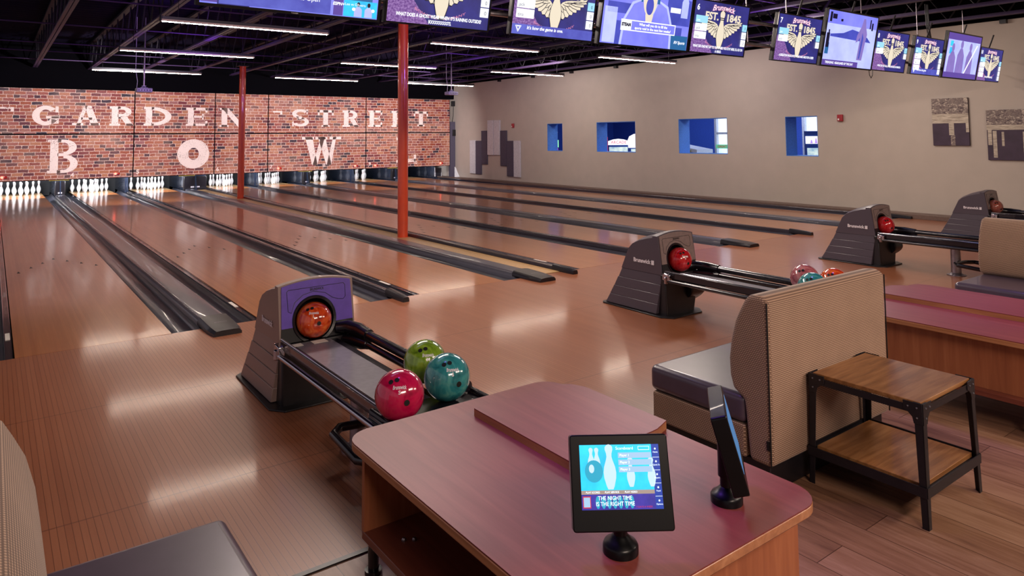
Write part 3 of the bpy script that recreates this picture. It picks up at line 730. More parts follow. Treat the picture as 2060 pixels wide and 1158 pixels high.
def canvas(y0, y1, z0, z1, label, kind):
    e = empty('canvas_print', (XW-.035, y0, z0), label, 'picture', 'industrial photo canvases')
    W = y0-y1; H = z1-z0
    MB().box(0, -W, 0, .035, 0, H).build('canvas', 'print_dark', e, bevel=.003)
    def R(nm, mat, u0, v0, u1, v1, d=.001):
        MB().box(-d, -W*u1, H*v0, 0, -W*u0, H*v1).build(nm, mat, e, smooth=False)
    if kind == 0:
        R('picture_pipework', 'print_busy', .0, .67, 1, 1); R('picture_beam', 'print_pale', .0, .47, 1, .67)
        R('picture_post', 'print_pale', .46, .22, .6, .47); R('picture_post', 'print_pale', .92, .28, 1, .47); R('picture_post', 'print_busy', .5, .0, .62, .22)
    else:
        R('picture_pipework', 'print_busy', .0, .70, 1, 1); R('picture_beam', 'print_pale', .0, .6, 1, .70)
        R('picture_post', 'print_pale', .02, .3, .10, .6); R('picture_post', 'print_pale', .12, .05, .2, .58); R('picture_post', 'print_pale', .72, .02, .86, .56); R('picture_post', 'print_pale', .3, .28, .35, .56)
canvas(-.51, -1.12, 1.36, 2.23, 'black and white canvas of an industrial doorway, higher of the two on the wall', 0)
canvas(-1.40, -2.15, 1.11, 1.99, 'black and white canvas of ruined pipes and a doorway, lower one at the right edge', 1)

# ------------------------------------------------------------------ arcade room beyond the openings
struct(MB().box(19.0, -3, -.1, 19.1, 20, 4.0), 'wall_arcade', 'blue_wall', 'blue wall of the arcade room beyond the openings', smooth=False)
struct(MB().box(XW+T, 13.0, -.1, 19.0, 13.1, 4.0), 'wall_arcade', 'blue_wall', 'blue end wall of the arcade room', smooth=False)
struct(MB().box(XW+T, -3.1, -.1, 19.1, -3, 4.0), 'wall_arcade', 'blue_wall', 'near blue wall of the arcade room', smooth=False)
struct(MB().box(XW+T, -3, -.1, 19.0, 13.0, 0), 'floor', 'black_matte', 'dark floor of the arcade room', smooth=False)
struct(MB().box(XW+T, -3, 3.3, 19.0, 13.0, 3.4), 'ceiling', 'blue_wall', 'blue ceiling of the arcade room', smooth=False)
area('arcade_room_lamp', (16.2, 8.5, 3.2), (16.2, 8.5, 0), 2, 60, (.6, .7, 1), 2)
area('arcade_room_lamp', (16.2, 3.5, 3.2), (16.2, 3.5, 0), 2, 60, (.6, .7, 1), 2)
M['arc_white'] = emit('lit_marquee_white', 'f4f2ff', 0.85); M['arc_red'] = emit('lit_marquee_red', 'd83048', 0.70)
M['arc_pale'] = emit('lit_cabinet_glass', 'dfeee6', 0.75, col2='8fb0c8', vscale=6); M['neon_v'] = emit('violet_neon', '9a7cf0', 1.00); M['neon_g'] = emit('green_neon', '8ff0b4', 1.00); M['neon_m'] = emit('magenta_neon', 'd040d8', 1.00)
M['arc_blue'] = plain('blue_cabinet', '2350a8', .3); M['arc_brown'] = plain('brown_cabinet', '8f6244', .5)
def facing(name, x, y, label, cat, w=.7):
    # arcade things face the openings: local -Y toward the camera
    a = math.atan2(-6.4-y, -.19-x)+PI/2
    return empty(name, (x, y, 0), label, cat, None, (0, 0, a))
e = facing('arcade_cabinet', 15.2, 8.92, 'arcade cabinet with an arched lit sign in the second opening', 'arcade machine')
MB().box(-.30, 0, 0, .29, .5, 1.28).build('body', 'arc_blue', e); MB().box(-.38, -.03, 0, -.34, 0, 1.55).build('side_trim', 'arc_red', e)
MB().prism([(-.33, 1.30), (.3, 1.30), (.3, 1.42), (.15, 1.47), (-.02, 1.49), (-.18, 1.47), (-.33, 1.42)], 'y', -.03, .1).build('marquee', 'arc_white', e)
MB().box(-.3, -.02, .9, .26, 0, 1.24).build('screen', 'arc_pale', e)
lettering('ARCADE', 'arc_red', e, -.01, 1.38, 0, .12, name='marquee_lettering', fn=lambda c: Vector((c.x, -.034, c.y)))
e = facing('arcade_cabinet', 15.28, 8.22, 'tall arcade cabinet with a glowing rounded top in the second opening', 'arcade machine')
MB().box(-.26, 0, 0, .4, .5, 1.2).build('body', 'arc_blue', e)
MB().prism([(-.28, 1.22), (.4, 1.22), (.4, 1.66), (.1, 1.66), (-.12, 1.63), (-.25, 1.56), (-.3, 1.44)], 'y', -.03, .1).build('marquee', 'arc_white', e)
MB().box(-.2, -.02, .9, .35, 0, 1.19).build('screen', 'arc_pale', e)
e = facing('storage_cabinet', 15.15, 9.62, 'brown cabinet at the left of the second opening', 'cabinet')
MB().box(-.3, 0, 0, .12, .3, 1.58).build('body', 'arc_brown', e, bevel=.01); MB().box(-.28, -.012, .1, .10, 0, 1.3).build('door', 'white_plastic', e, bevel=.006)
e = facing('arcade_cabinet', 15.55, 2.62, 'arcade cabinet with figures on its lit sign in the fourth opening', 'arcade machine')
MB().box(-.36, 0, 0, .5, .6, 1.66).build('body', 'arc_blue', e); MB().box(-.33, -.02, 1.36, .5, 0, 1.54).build('marquee', 'arc_white', e)
MB().box(-.3, -.02, .9, .48, 0, 1.26).build('screen', 'arc_pale', e)
m = MB()
for k in range(6): m.cyl((-.2+k*.1, -.026, 1.37), .03, .08+.04*(k % 3), 8, 'z', .01)
m.build('sign_figures', 'neon_v', e)
e = facing('neon_sign', 15.5, 12.2, 'vertical neon sign of violet, green and magenta in the first opening', 'neon sign')
MB().box(-.10, 0, 1.15, -.02, .03, 1.62).build('violet_tube', 'neon_v', e); MB().box(-.03, -.03, 1.2, .05, 0, 1.45).build('green_tube', 'neon_g', e); MB().box(-.09, -.03, .9, .03, 0, 1.18).build('magenta_tube', 'neon_m', e)
MB().tube([(-.1, 0, 1.76), (-.04, 0, 1.68), (.02, 0, 1.72)], .015, 8).sphere((-.05, 0, 1.62), .03, 10).build('white_tube', 'arc_white', e)
MB().cyl((0, .05, 0), .02, 1.15, 8).build('stand', 'black_plastic', e)
# street window frames inside the arcade room
def street_window(y0, y1, label):
    X = 16.7
    e = empty('street_window', (X, y0, 0), label, 'window')
    W = y1-y0
    m = MB().box(-.05, 0, 0, .05, .07, 2.9).box(-.05, W-.07, 0, .05, W, 2.9).box(-.05, .07, .2, .05, W-.07, .3).box(-.05, .07, 2.8, .05, W-.07, 2.9).box(-.03, W*.5-.03, .3, .03, W*.5+.03, 2.8).box(-.03, .07, 1.6, .03, W-.07, 1.66)
    m.build('frame', 'white_plastic', e)
    MB().box(.06, .02, .25, .08, W-.02, 2.85).build('bright_pane', 'sky_panel', e)
    m = MB()
    rs = random.Random(3)
    for k in range(7):
        yy = .2+rs.random()*(W-.4); m.tube([(.045, yy, .6), (.045, yy+rs.uniform(-.2, .2), 1.5), (.045, yy+rs.uniform(-.4, .4), 2.6)], .012, 5)
    m.build('tree_branch', 'acoustic_grey', e)
street_window(4.4, 6.50, 'bright white-framed street window seen through the third opening')
street_window(1.6, 3.75, 'bright white-framed street window seen through the fourth opening')
e = empty('hanging_sign', (16.5, 6.33, 1.2), 'green edged sign in the third opening in front of the bright window', 'sign')
M['sign_green'] = emit('sign_green', '58c89a', 0.55); M['sign_red'] = emit('sign_red_text', 'a8402c', 0.50)
MB().box(-.01, -.62, .0, .01, 0, .11).box(-.01, -.62, -1.2, .01, -.56, 0).build('board', 'sign_green', e)
lettering('GREAT AIR', 'sign_red', e, -.3, .052, 0, .085, offset=.002, width=.5, fn=lambda c: Vector((-.013, -.3-(c.x+.3), c.y)))
e = empty('arcade_bench', (15.6, 6.3, 0), 'pale sloping counter top in the lower left of the third opening', 'counter')
MB().prism([(0, 1.18), (.9, 1.32), (.9, 1.22), (0, 1.08)], 'x', 0, .7).build('counter_top', 'white_plastic', e); MB().box(.05, .05, 0, .65, .85, 1.08).build('body', 'black_matte', e)
MB().box(-.02, .2, 1.05, .0, .42, 1.17).build('yellow_label', 'yellow', e)

# ------------------------------------------------------------------ hanging score monitors and televisions
def clip_quad(m, pts, z): m.poly([(x, y, z) for x, y in pts])
M['scr_navy'] = emit('screen_navy_violet', '3a3a92', 0.61, col2='2c2a6c', vscale=3)
M['scr_blue'] = emit('screen_violet_blue', '6a74d8', 0.72, col2='4a4cb0', vscale=2.2)
M['scr_cream'] = emit('screen_cream', 'f2e4cc', 0.69); M['scr_ink'] = emit('screen_ink', '1c1a48', 0.28)
M['scr_white'] = emit('screen_white', 'f6f8ff', 0.87); M['scr_sky'] = emit('screen_pale_blue', '9fdcf6', 0.74)
M['scr_pink'] = emit('screen_pink', 'e890b0', 0.69); M['scr_magenta'] = emit('screen_purple_noise', '6a2f96', 0.46, col2='c89ae8', vscale=60)
M['scr_tv'] = emit('tv_lavender', '8a8cf2', 0.83, col2='7074e4', vscale=2); M['scr_tv_dark'] = emit('tv_indigo', '5058cc', 0.66, col2='3f49b4', vscale=4)
M['scr_tv_pale'] = emit('tv_pale', 'b4bcfc', 0.94, col2='a0a6f4', vscale=3); M['scr_cyan'] = emit('tv_cyan', '30c8ec', 0.89, col2='28a8e0', vscale=5)
M['scr_teal'] = emit('tv_teal', '2c74b4', 0.55); M['scr_purple'] = emit('tv_purple', '6c52b4', 0.55)
M['scr_shadow'] = emit('tv_soft_violet', '9c84d8', 0.60, col2='8e7ccc', vscale=6)
PINO = [(-.13, -1), (-.2, -.85), (-.3, -.5), (-.32, -.25), (-.28, 0), (-.17, .3), (-.13, .45), (-.14, .6), (-.2, .78), (-.19, .9), (-.1, .99), (0, 1.02)]
def pinshape(s, cx, cy): return [(cx+x*s, cy+y*s) for x, y in PINO]+[(cx-x*s, cy+y*s) for x, y in PINO[::-1][1:]]
def feather(cx, cy, ang, L, w_):
    p = []
    for t, k in ((0, .25), (.2, .8), (.55, 1), (.8, .8), (.95, .4), (1, 0)): p.append((t*L, k*w_/2))
    p = p+[(x, -y) for x, y in p[::-1][1:]]
    c, s = math.cos(ang), math.sin(ang)
    return [(cx+x*c-y*s, cy+x*s+y*c) for x, y in p]
def score_art(par, W, H, num, rows=2, right=2, msg=None, footer=None, z0=.0012):
    s = H*.5
    if num is not None: lettering(str(num), 'scr_white', par, -W*.44, H*.36, z0, H*.16, offset=.002, name='lane_number')
    m = MB(); clip_quad(m, [(-W*.5, -H*.5), (-W*.1, -H*.5), (-W*.3, -H*.1), (-W*.5, H*.05)], z0*.5); m.build('purple_grain', 'scr_magenta', par, smooth=False, fixn=False)
    ink = MB(); cr = MB(); zl = z0
    WG = [(x*1.28, y*.86-.03) for x, y in [(.10, .02), (.13, .16), (.20, .27), (.32, .34), (.50, .38), (.72, .40), (.90, .44), (1.05, .50), (1.0, .40), (1.03, .33), (.92, .30), (.94, .20), (.82, .18), (.83, .07), (.70, .06), (.70, -.05), (.58, -.05), (.56, -.16), (.46, -.16), (.42, -.27), (.33, -.26), (.28, -.36), (.21, -.34), (.12, -.42), (.08, -.25)]]
    for side in (1, -1):
        c0 = Vector((.5, .1))
        clip_quad(ink, [(side*s*(c0.x+(x-c0.x)*1.05), s*(c0.y+(y-c0.y)*1.08-.04)) for x, y in WG], zl)
        clip_quad(cr, [(side*s*x, s*(y-.04)) for x, y in WG], zl+.0004)
        for k, (x, y) in enumerate([(1.0, .40), (.92, .30), (.82, .18), (.70, .06), (.58, -.05), (.46, -.16), (.33, -.26), (.21, -.34), (.86, .37), (.62, .30), (.45, .15), (.34, -.02), (.24, -.12)]):
            x, y = x*1.28, y*.86-.03
            if k < 8: ax, ay = x*.52+.06, y*.35+.14
            else: ax, ay = x*.35+.07, y*.4+.10
            d = Vector((x-ax, y-ay)).normalized(); p = Vector((-d.y, d.x))*.011
            mx, my = (x+ax)/2, (y+ay)/2-.025
            for (u0, v0, u1, v1) in ((ax, ay, mx, my), (mx, my, x, y)):
                clip_quad(ink, [(side*s*(u0+p.x), s*(v0+p.y-.04)), (side*s*(u1+p.x), s*(v1+p.y-.04)), (side*s*(u1-p.x), s*(v1-p.y-.04)), (side*s*(u0-p.x), s*(v0-p.y-.04))], zl+.0008)
    zt = zl+.005
    clip_quad(ink, pinshape(.80*s, 0, -.04*s), zt); clip_quad(cr, pinshape(.74*s, 0, -.04*s), zt+.0002)
    for yy in (.40, .33): ink.poly([(-.15*s, yy*s, zt+.0004), (.15*s, yy*s, zt+.0004), (.15*s, (yy+.035)*s, zt+.0004), (-.15*s, (yy+.035)*s, zt+.0004)])
    ink.build('emblem_outline', 'scr_ink', par, smooth=False, fixn=False); cr.build('emblem', 'scr_cream', par, smooth=False, fixn=False)
    lettering('EST.', 'scr_cream', par, -W*.19, H*.22, zt, H*.2, offset=.004, width=W*.24); lettering('1845', 'scr_cream', par, W*.21, H*.22, zt, H*.2, offset=.004, width=W*.26)
    lettering('Brunswick', 'scr_pink', par, 0, H*.41, zt+.001, H*.16, offset=.003, shear=.3, width=W*.42, arc=.5/W)
    lettering('Brunswick', 'scr_white', par, .003, H*.412, zt+.0014, H*.16, offset=-.001, shear=.3, width=W*.41, arc=.5/W)
    lettering('BOWLING COMPANY', 'scr_pink', par, 0, -H*.40, zt-.002, H*.055, width=W*.5, arc=-1.1/W)
    zb = zt+.0016
    for k in range(rows):
        y1 = H*(.21-.155*k); q = [(-W*.47, y1-H*.14), (-W*.26, y1-H*.14), (-W*.26, y1), (-W*.47, y1)]
        qb = MB(); clip_quad(qb, q, zb); qb.build('score_box', 'scr_white' if k else 'scr_sky', par, smooth=False, fixn=False)
        lettering(['joe', 'jack', 'tina', 'ann'][k % 4], 'scr_ink' if k else 'scr_white', par, -W*.45, y1-H*.09, zb+.0004, H*.075, align='LEFT', name='player_name')
    for k in range(right):
        y1 = H*(.14-.155*k); q = [(W*.40, y1-H*.14), (W*.49, y1-H*.14), (W*.49, y1), (W*.40, y1)]
        qb = MB(); clip_quad(qb, q, zb); qb.build('score_box', 'scr_white' if k else 'scr_sky', par, smooth=False, fixn=False); lettering('0', 'scr_ink', par, W*.455, y1-H*.08, zb+.0004, H*.08, name='score')
    if footer:
        f = MB(); clip_quad(f, [(-W*.5, -H*.5), (W*.5, -H*.5), (W*.5, -H*.34), (-W*.5, -H*.34)], zt+.001); f.build('footer_band', 'scr_blue', par, smooth=False, fixn=False)
        lettering(footer, 'scr_white', par, -W*.33, -H*.39, zt+.0014, H*.075, offset=.001, shear=.2, align='LEFT')
        c = MB(); 
        for a in range(3):
            A = a*2*PI/3+PI/6
            for r1 in (.02, .034): c.tube([(-W*.43+r1*math.cos(A), -H*.40+r1*math.sin(A), zt+.002), (-W*.43+r1*math.cos(A+PI/1.5), -H*.40+r1*math.sin(A+PI/1.5), zt+.002)], .0022, 4)
        c.build('cube_logo', 'scr_white', par)
    if msg:
        for k, t in enumerate(msg): lettering(t, 'scr_white', par, 0, -H*(.385+.075*k), zt+.002, H*.07, offset=.0012, name='caption', width=min(W*.92, .0155*len(t)))
def monitor(xc, zb, W, H, label, num, tv=False, tilt=11.5, **k):
    cat = 'television' if tv else 'score monitor'
    e = empty('television' if tv else 'score_monitor', (xc, -1.75, zb), label, cat, 'hanging televisions' if tv else 'hanging score monitors', (math.radians(90+tilt), 0, 0))
    # local: x right, y up the screen, z out of the screen toward the bowlers
    b = .014 if not tv else .02
    MB().box(-W/2-b, -b, -.05, W/2+b, H+b, -.004).build('housing', 'black_plastic', e, bevel=.006)
    MB().box(-W/2-b, -b, -.004, -W/2, H+b, .004).box(W/2, -b, -.004, W/2+b, H+b, .004).box(-W/2, -b, -.004, W/2, 0, .004).box(-W/2, H, -.004, W/2, H+b, .004).build('bezel', 'black_gloss', e, smooth=False)
    MB().box(-.12, H*.3, -.11, .12, H*.7, -.05).tube([(0, H*.5, -.1), (0, H*.5+.5, -.02)], .012, 8).build('bracket', 'black_iron', e)
    sc = bpy.data.objects.new('screen', None)
    me = MB().box(-W/2, 0, -.004, W/2, H, 0)
    scr = me.build('screen', k.pop('bg', 'scr_navy'), e, smooth=False)
    return e, scr
def scr_off(scr, H):
    # sub-parts are drawn about the middle of the screen
    for o in bpy.data.objects:
        if o.parent == scr: o.location.y = H/2
mons = [(2.56, '4', 'score monitor left of the nearer red column top, captioned with a ghost joke', None, 2, ('WHAT DOES A GHOST WEAR WHEN IT\'S RAINING OUTSIDE?', 'BOOOOOOOOOTS.'), None, 3),
        (3.70, '5', 'score monitor with names on white boxes and a blue footer band', 5, 3, None, "It's how the game is one.", 3),
        (5.97, '6', 'score monitor showing lane number 6', 6, 3, ('WHAT DID ONE HAT SAY TO THE OTHER? YOU STAY HERE, I\'LL GO ON', 'A HEAD.'), None, 3),
        (7.44, '7', 'score monitor showing lane number 7', 7, 2, ('A SKELETON WALKS INTO A BAR AND ASKS FOR A BEER',), None, 2),
        (9.70, '8', 'score monitor showing lane number 8', 8, 2, ('WHAT DO YOU CALL A FAKE NOODLE? AN IMPASTA',), None, 2),
        (10.82, '9', 'score monitor showing lane number 9', 9, 4, None, 'It is how the game', 4),
        (13.10, '10', 'score monitor farthest to the right, partly behind a television', 10, 4, ('WHY DID THE PIN FALL?',), None, 4)]
for xc, nm, lb, num, rows_, msg, foot, rt in mons:
    W, H = .90, .53
    e, scr = monitor(xc, 2.452, W, H, lb, num)
    score_art(scr, W, H, num, rows_, rt, msg, foot)
    scr_off(scr, H)
# televisions
def quad(par, mat, x0, y0, x1, y1, z=.001, name='picture'):
    return MB().poly([(x0, y0, z), (x1, y0, z), (x1, y1, z), (x0, y1, z)]).build(name, mat, par, smooth=False, fixn=False)
def blob(par, mat, pts, z=.001, name='picture'):
    return MB().poly([(x, y, z) for x, y in pts]).build(name, mat, par, smooth=False, fixn=False)
def ell(cx, cy, rx, ry, n=24, a0=0): return [(cx+rx*math.cos(a0+2*PI*k/n), cy+ry*math.sin(a0+2*PI*k/n)) for k in range(n)]
TW, TH = 1.21, .68
e, s = monitor(1.43, 2.45, TW, TH, 'television at the top left with a cyan sports banner', None, True, bg='scr_tv')
quad(s, 'scr_tv_pale', -.6, .0, .6, .33); quad(s, 'scr_purple', -.6, -.33, -.5, -.22, .0012); quad(s, 'scr_navy', -.5, -.34, -.3, -.22, .0012)
quad(s, 'scr_blue', -.49, -.335, .25, -.22, .0015); quad(s, 'scr_teal', -.1, -.22, .56, -.05, .0012)
lettering('Events through Valero Texas Open', 'scr_white', s, .17, -.245, .003, .042, align='RIGHT', name='caption')
quad(s, 'scr_purple', .27, -.335, .34, -.22, .0016); lettering('ESPN+', 'scr_white', s, .305, -.255, .003, .03, shear=.2, offset=.001, name='caption')
quad(s, 'scr_cyan', .345, -.335, .6, -.22, .0016); lettering('Lee vs Oliveira', 'scr_white', s, .352, -.25, .003, .026, align='LEFT', name='caption')
for cx, d in ((.455, 1), (.535, -1)):
    blob(s, 'scr_ink', ell(cx, -.245, .012, .016), .002, 'boxer_head')
    blob(s, 'scr_tv_pale', [(cx-.03, -.333), (cx+.03, -.333), (cx+.028, -.28), (cx+.01, -.262), (cx-.012, -.262), (cx-.03, -.28)], .0021, 'boxer_torso')
    blob(s, 'scr_white', ell(cx-.034*d, -.282, .013, .012), .0022, 'boxer_glove')
lettering('TOSHIBA', 'letter_white', e, .0, -.011, .0045, .012, name='maker_name')
scr_off(s, TH)
e, s = monitor(4.86, 2.45, TW, TH, 'television showing a person with a dark oval over the mouth and a quiz caption', None, True, bg='scr_tv')
quad(s, 'scr_tv_pale', -.58, -.33, -.42, -.0); quad(s, 'scr_teal', -.6, .12, -.05, .26); quad(s, 'scr_white', -.6, .20, -.1, .206, .0013); quad(s, 'scr_tv_dark', -.55, -.05, -.25, .05)
quad(s, 'scr_tv_dark', -.42, -.34, .5, -.12); quad(s, 'scr_tv_dark', .25, -.1, .6, .16, .0008); quad(s, 'scr_teal', .3, -.34, .6, -.2, .0012)
blob(s, 'scr_tv_pale', [(-.36, -.34), (.36, -.34), (.34, -.1), (.26, .07), (.12, .12), (.06, .0), (-.04, -.0), (-.1, .12), (-.24, .07), (-.34, -.1)], .0016, 'person_shoulders')
blob(s, 'scr_tv', [(-.33, -.34), (.33, -.34), (.31, -.1), (.24, .05), (.12, .1), (.02, -.12), (-.1, .1), (-.22, .05), (-.31, -.1)], .0018, 'person_coat')
blob(s, 'scr_cream', ell(.0, .12, .095, .17), .0024, 'person_face'); blob(s, 'scr_tv_dark', ell(.0, .05, .052, .085), .003, 'dark_oval')
blob(s, 'scr_cream', [(-.05, -.03), (.06, -.03), (.03, -.17), (.0, -.2), (-.03, -.15)], .0026, 'person_neck')
blob(s, 'scr_ink', ell(-.04, .17, .018, .008), .0027, 'person_eye'); blob(s, 'scr_ink', ell(.04, .17, .018, .008), .0027, 'person_eye')
quad(s, 'scr_teal', -.125, .08, -.1, .34, .0022); quad(s, 'scr_teal', .1, .08, .135, .34, .0022)
quad(s, 'scr_white', -.36, -.205, .40, -.10, .0034, 'caption_box'); quad(s, 'scr_tv', -.22, -.195, .39, -.11, .0037, 'caption_box')
lettering('What will you do to fill the', 'scr_white', s, .08, -.135, .005, .036, offset=.001, name='caption'); lettering('sports void in the next few weeks?', 'scr_white', s, .08, -.172, .005, .036, offset=.001, name='caption')
lettering('STEAM', 'scr_ink', s, -.29, -.15, .005, .04, offset=.003, name='caption'); lettering('RV Sports', 'scr_white', s, .48, -.27, .005, .04, shear=.3, offset=.001, name='caption')
quad(s, 'scr_white', .3, .02, .45, .07, .0015); blob(s, 'scr_tv_pale', [(.46, -.02), (.56, -.02), (.56, .14), (.53, .2), (.53, .3), (.5, .3), (.5, .2), (.46, .14)], .0016, 'spray_bottle')
scr_off(s, TH)
e, s = monitor(8.61, 2.45, TW, TH, 'television showing a lone walking figure on pale ground', None, True, bg='scr_tv_pale')
quad(s, 'scr_tv', -.6, .18, .6, .34); blob(s, 'scr_tv_dark', [(-.5, .02), (.5, .0), (.4, .06), (.2, .12), (.0, .14), (-.2, .08), (-.5, .05)], .0014, 'picture_hill')
blob(s, 'scr_shadow', [(.2, -.24), (.33, -.24), (.36, .0), (.38, .1), (.33, .2), (.3, .3), (.25, .3), (.22, .2), (.14, .08), (.12, -.02), (.17, .0), (.22, .06)], .002, 'walking_figure')
blob(s, 'scr_tv_dark', [(.24, -.22), (.27, -.22), (.3, .05), (.26, .12)], .0024, 'walking_figure')
for x, y, w_, h in ((-.56, .2, .05, .12), (-.5, .24, .1, .06), (-.55, .05, .03, .05), (-.3, .22, .05, .03), (-.58, -.12, .07, .18), (.42, .18, .03, .12), (.47, .16, .04, .1)): quad(s, 'scr_ink', x, y, x+w_, y+h, .0018, 'picture_patch')
quad(s, 'scr_teal', -.58, -.2, -.5, -.06, .0017, 'picture_patch')
quad(s, 'scr_purple', -.6, -.34, .25, -.27, .002, 'caption_box'); lettering('TRENDING  HEADLINES OF THE DAY', 'scr_white', s, -.2, -.305, .004, .04, offset=.001, name='caption')
scr_off(s, TH)
e, s = monitor(12.0, 2.45, TW, TH, 'television showing a pale group of people between violet bands', None, True, bg='scr_purple')
quad(s, 'scr_tv_pale', -.58, -.26, .58, .24)
for x, w_, h in ((-.38, .14, .3), (-.08, .14, .36), (.25, .13, .34)):
    blob(s, 'scr_shadow', ell(x, -.24+h+.06, .05, .065), .0016, 'person_head')
    blob(s, 'scr_shadow', [(x-w_, -.26), (x+w_, -.26), (x+w_*.85, -.24+h*.7), (x+w_*.3, -.24+h), (x-w_*.3, -.24+h), (x-w_*.85, -.24+h*.7)], .0014, 'person_torso')
quad(s, 'scr_cyan', -.5, .02, -.36, .12, .0013); quad(s, 'scr_cyan', -.5, .14, -.4, .22, .0013)
blob(s, 'scr_white', [(.1, -.26), (.14, -.26), (.5, .2), (.46, .2)], .002, 'picture_strap')
scr_off(s, TH)
# pipe frame and drop rods carrying the screens
for z, yy, lb in ((2.86, -1.70, 'upper horizontal pipe behind the row of hanging screens'), (2.62, -1.64, 'lower horizontal pipe behind the row of hanging screens')):
    tag(MB().tube([(.5, yy, z), (13.6, yy, z)], .021, 12).build('hanging_pipe', 'pewter'), lb, 'pipe')
for i, x in enumerate([.9, 2.0, 3.1, 4.25, 5.5, 6.7, 7.5, 9.3, 10.95, 12.6]):
    e = empty('drop_rod', (x, -1.62, 2.6), 'thin vertical rod dropping to the screens, number %d counted from the left' % (i+1), 'rod', 'drop rods holding the hanging screens')
    e['label'] = 'thin drop rod holding the screens, ' + ['left part of the first television', 'right of the first television', 'over the ghost joke monitor', 'left of the quiz television', 'left of the monitor numbered 6', 'right of the monitor numbered 6', 'over the monitor numbered 7', 'over the walking figure television', 'over the monitor numbered 9', 'over the last television'][i]
    MB().cyl((0, 0, 0), .006, 1.0, 8).build('rod', 'pewter', e)
    MB().tube([(-.0, 0, .42+.03*math.cos(k)) if 0 else (.025*math.cos(k*PI/4), 0, .45+.03*math.sin(k*PI/4)) for k in range(9)], .004, 6).build('hook', 'black_iron', e)
e = tag(MB().tube([(9.28, -1.7, 2.46), (9.29, -1.7, 2.38), (9.33, -1.7, 2.34), (9.37, -1.7, 2.38), (9.38, -1.7, 2.46)], .005, 6).build('cable_loop', 'black_plastic'), 'black cable loop dangling beside the monitor numbered 8', 'cable')
m = MB()
for dx in (0, .05, .09): m.tube([(11.15+dx, -1.66, 3.55), (11.12+dx, -1.68, 3.2), (11.2+dx, -1.67, 3.0), (11.3+dx, -1.66, 2.9)], .008, 6)
tag(m.build('cable_bundle', 'black_plastic'), 'black cables hanging above the monitor numbered 9', 'cable')

# ------------------------------------------------------------------ ball returns
def ball(loc, mat, label, R=.108, yaw=0, pitch=0, text=True, spin=0, num='8', cat='bowling ball', grp=None):
    e = empty('bowling_ball', loc, label, cat, grp)
    MB().sphere((0, 0, 0), R, 48).build('ball_shell', mat, e, angle=80)
    # direction toward the viewer (local frame: n outward, u up, r right)
    cam = Vector((-.19, -6.41, 1.6)); n = (cam-Vector(loc)).normalized()
    r = Vector((0, 0, 1)).cross(n).normalized(); u = n.cross(r)
    q = Matrix.Rotation(yaw, 3, u) @ Matrix.Rotation(pitch, 3, r)
    n, r, u = q @ n, q @ r, q @ u
    if spin:
        k = Matrix.Rotation(spin, 3, n); r, u = k @ r, k @ u
    def on(x, y, h=R*1.003):
        v = (n+r*x+u*y).normalized(); return v*h
    for x, y, rr in ((-.42, .60, .0105), (-.12, .66, .0105), (.32, -.34, .0125)):
        v = on(x, y, 1.0)
        MB().tube([v*(R-.012), v*(R+.0006)], rr, 16).build('finger_hole', 'hole_black', e)
    if text:
        def fn(c): return on(c.x/R, c.y/R)
        lettering('Brunswick', 'letter_white', e, 0, .03, 0, .026, width=.062, fn=fn, offset=.0006, name='ball_lettering', shear=.1)
        lettering(num, 'letter_white', e, 0, .008, 0, .022, fn=fn, offset=.0006, name='ball_lettering')
    return e
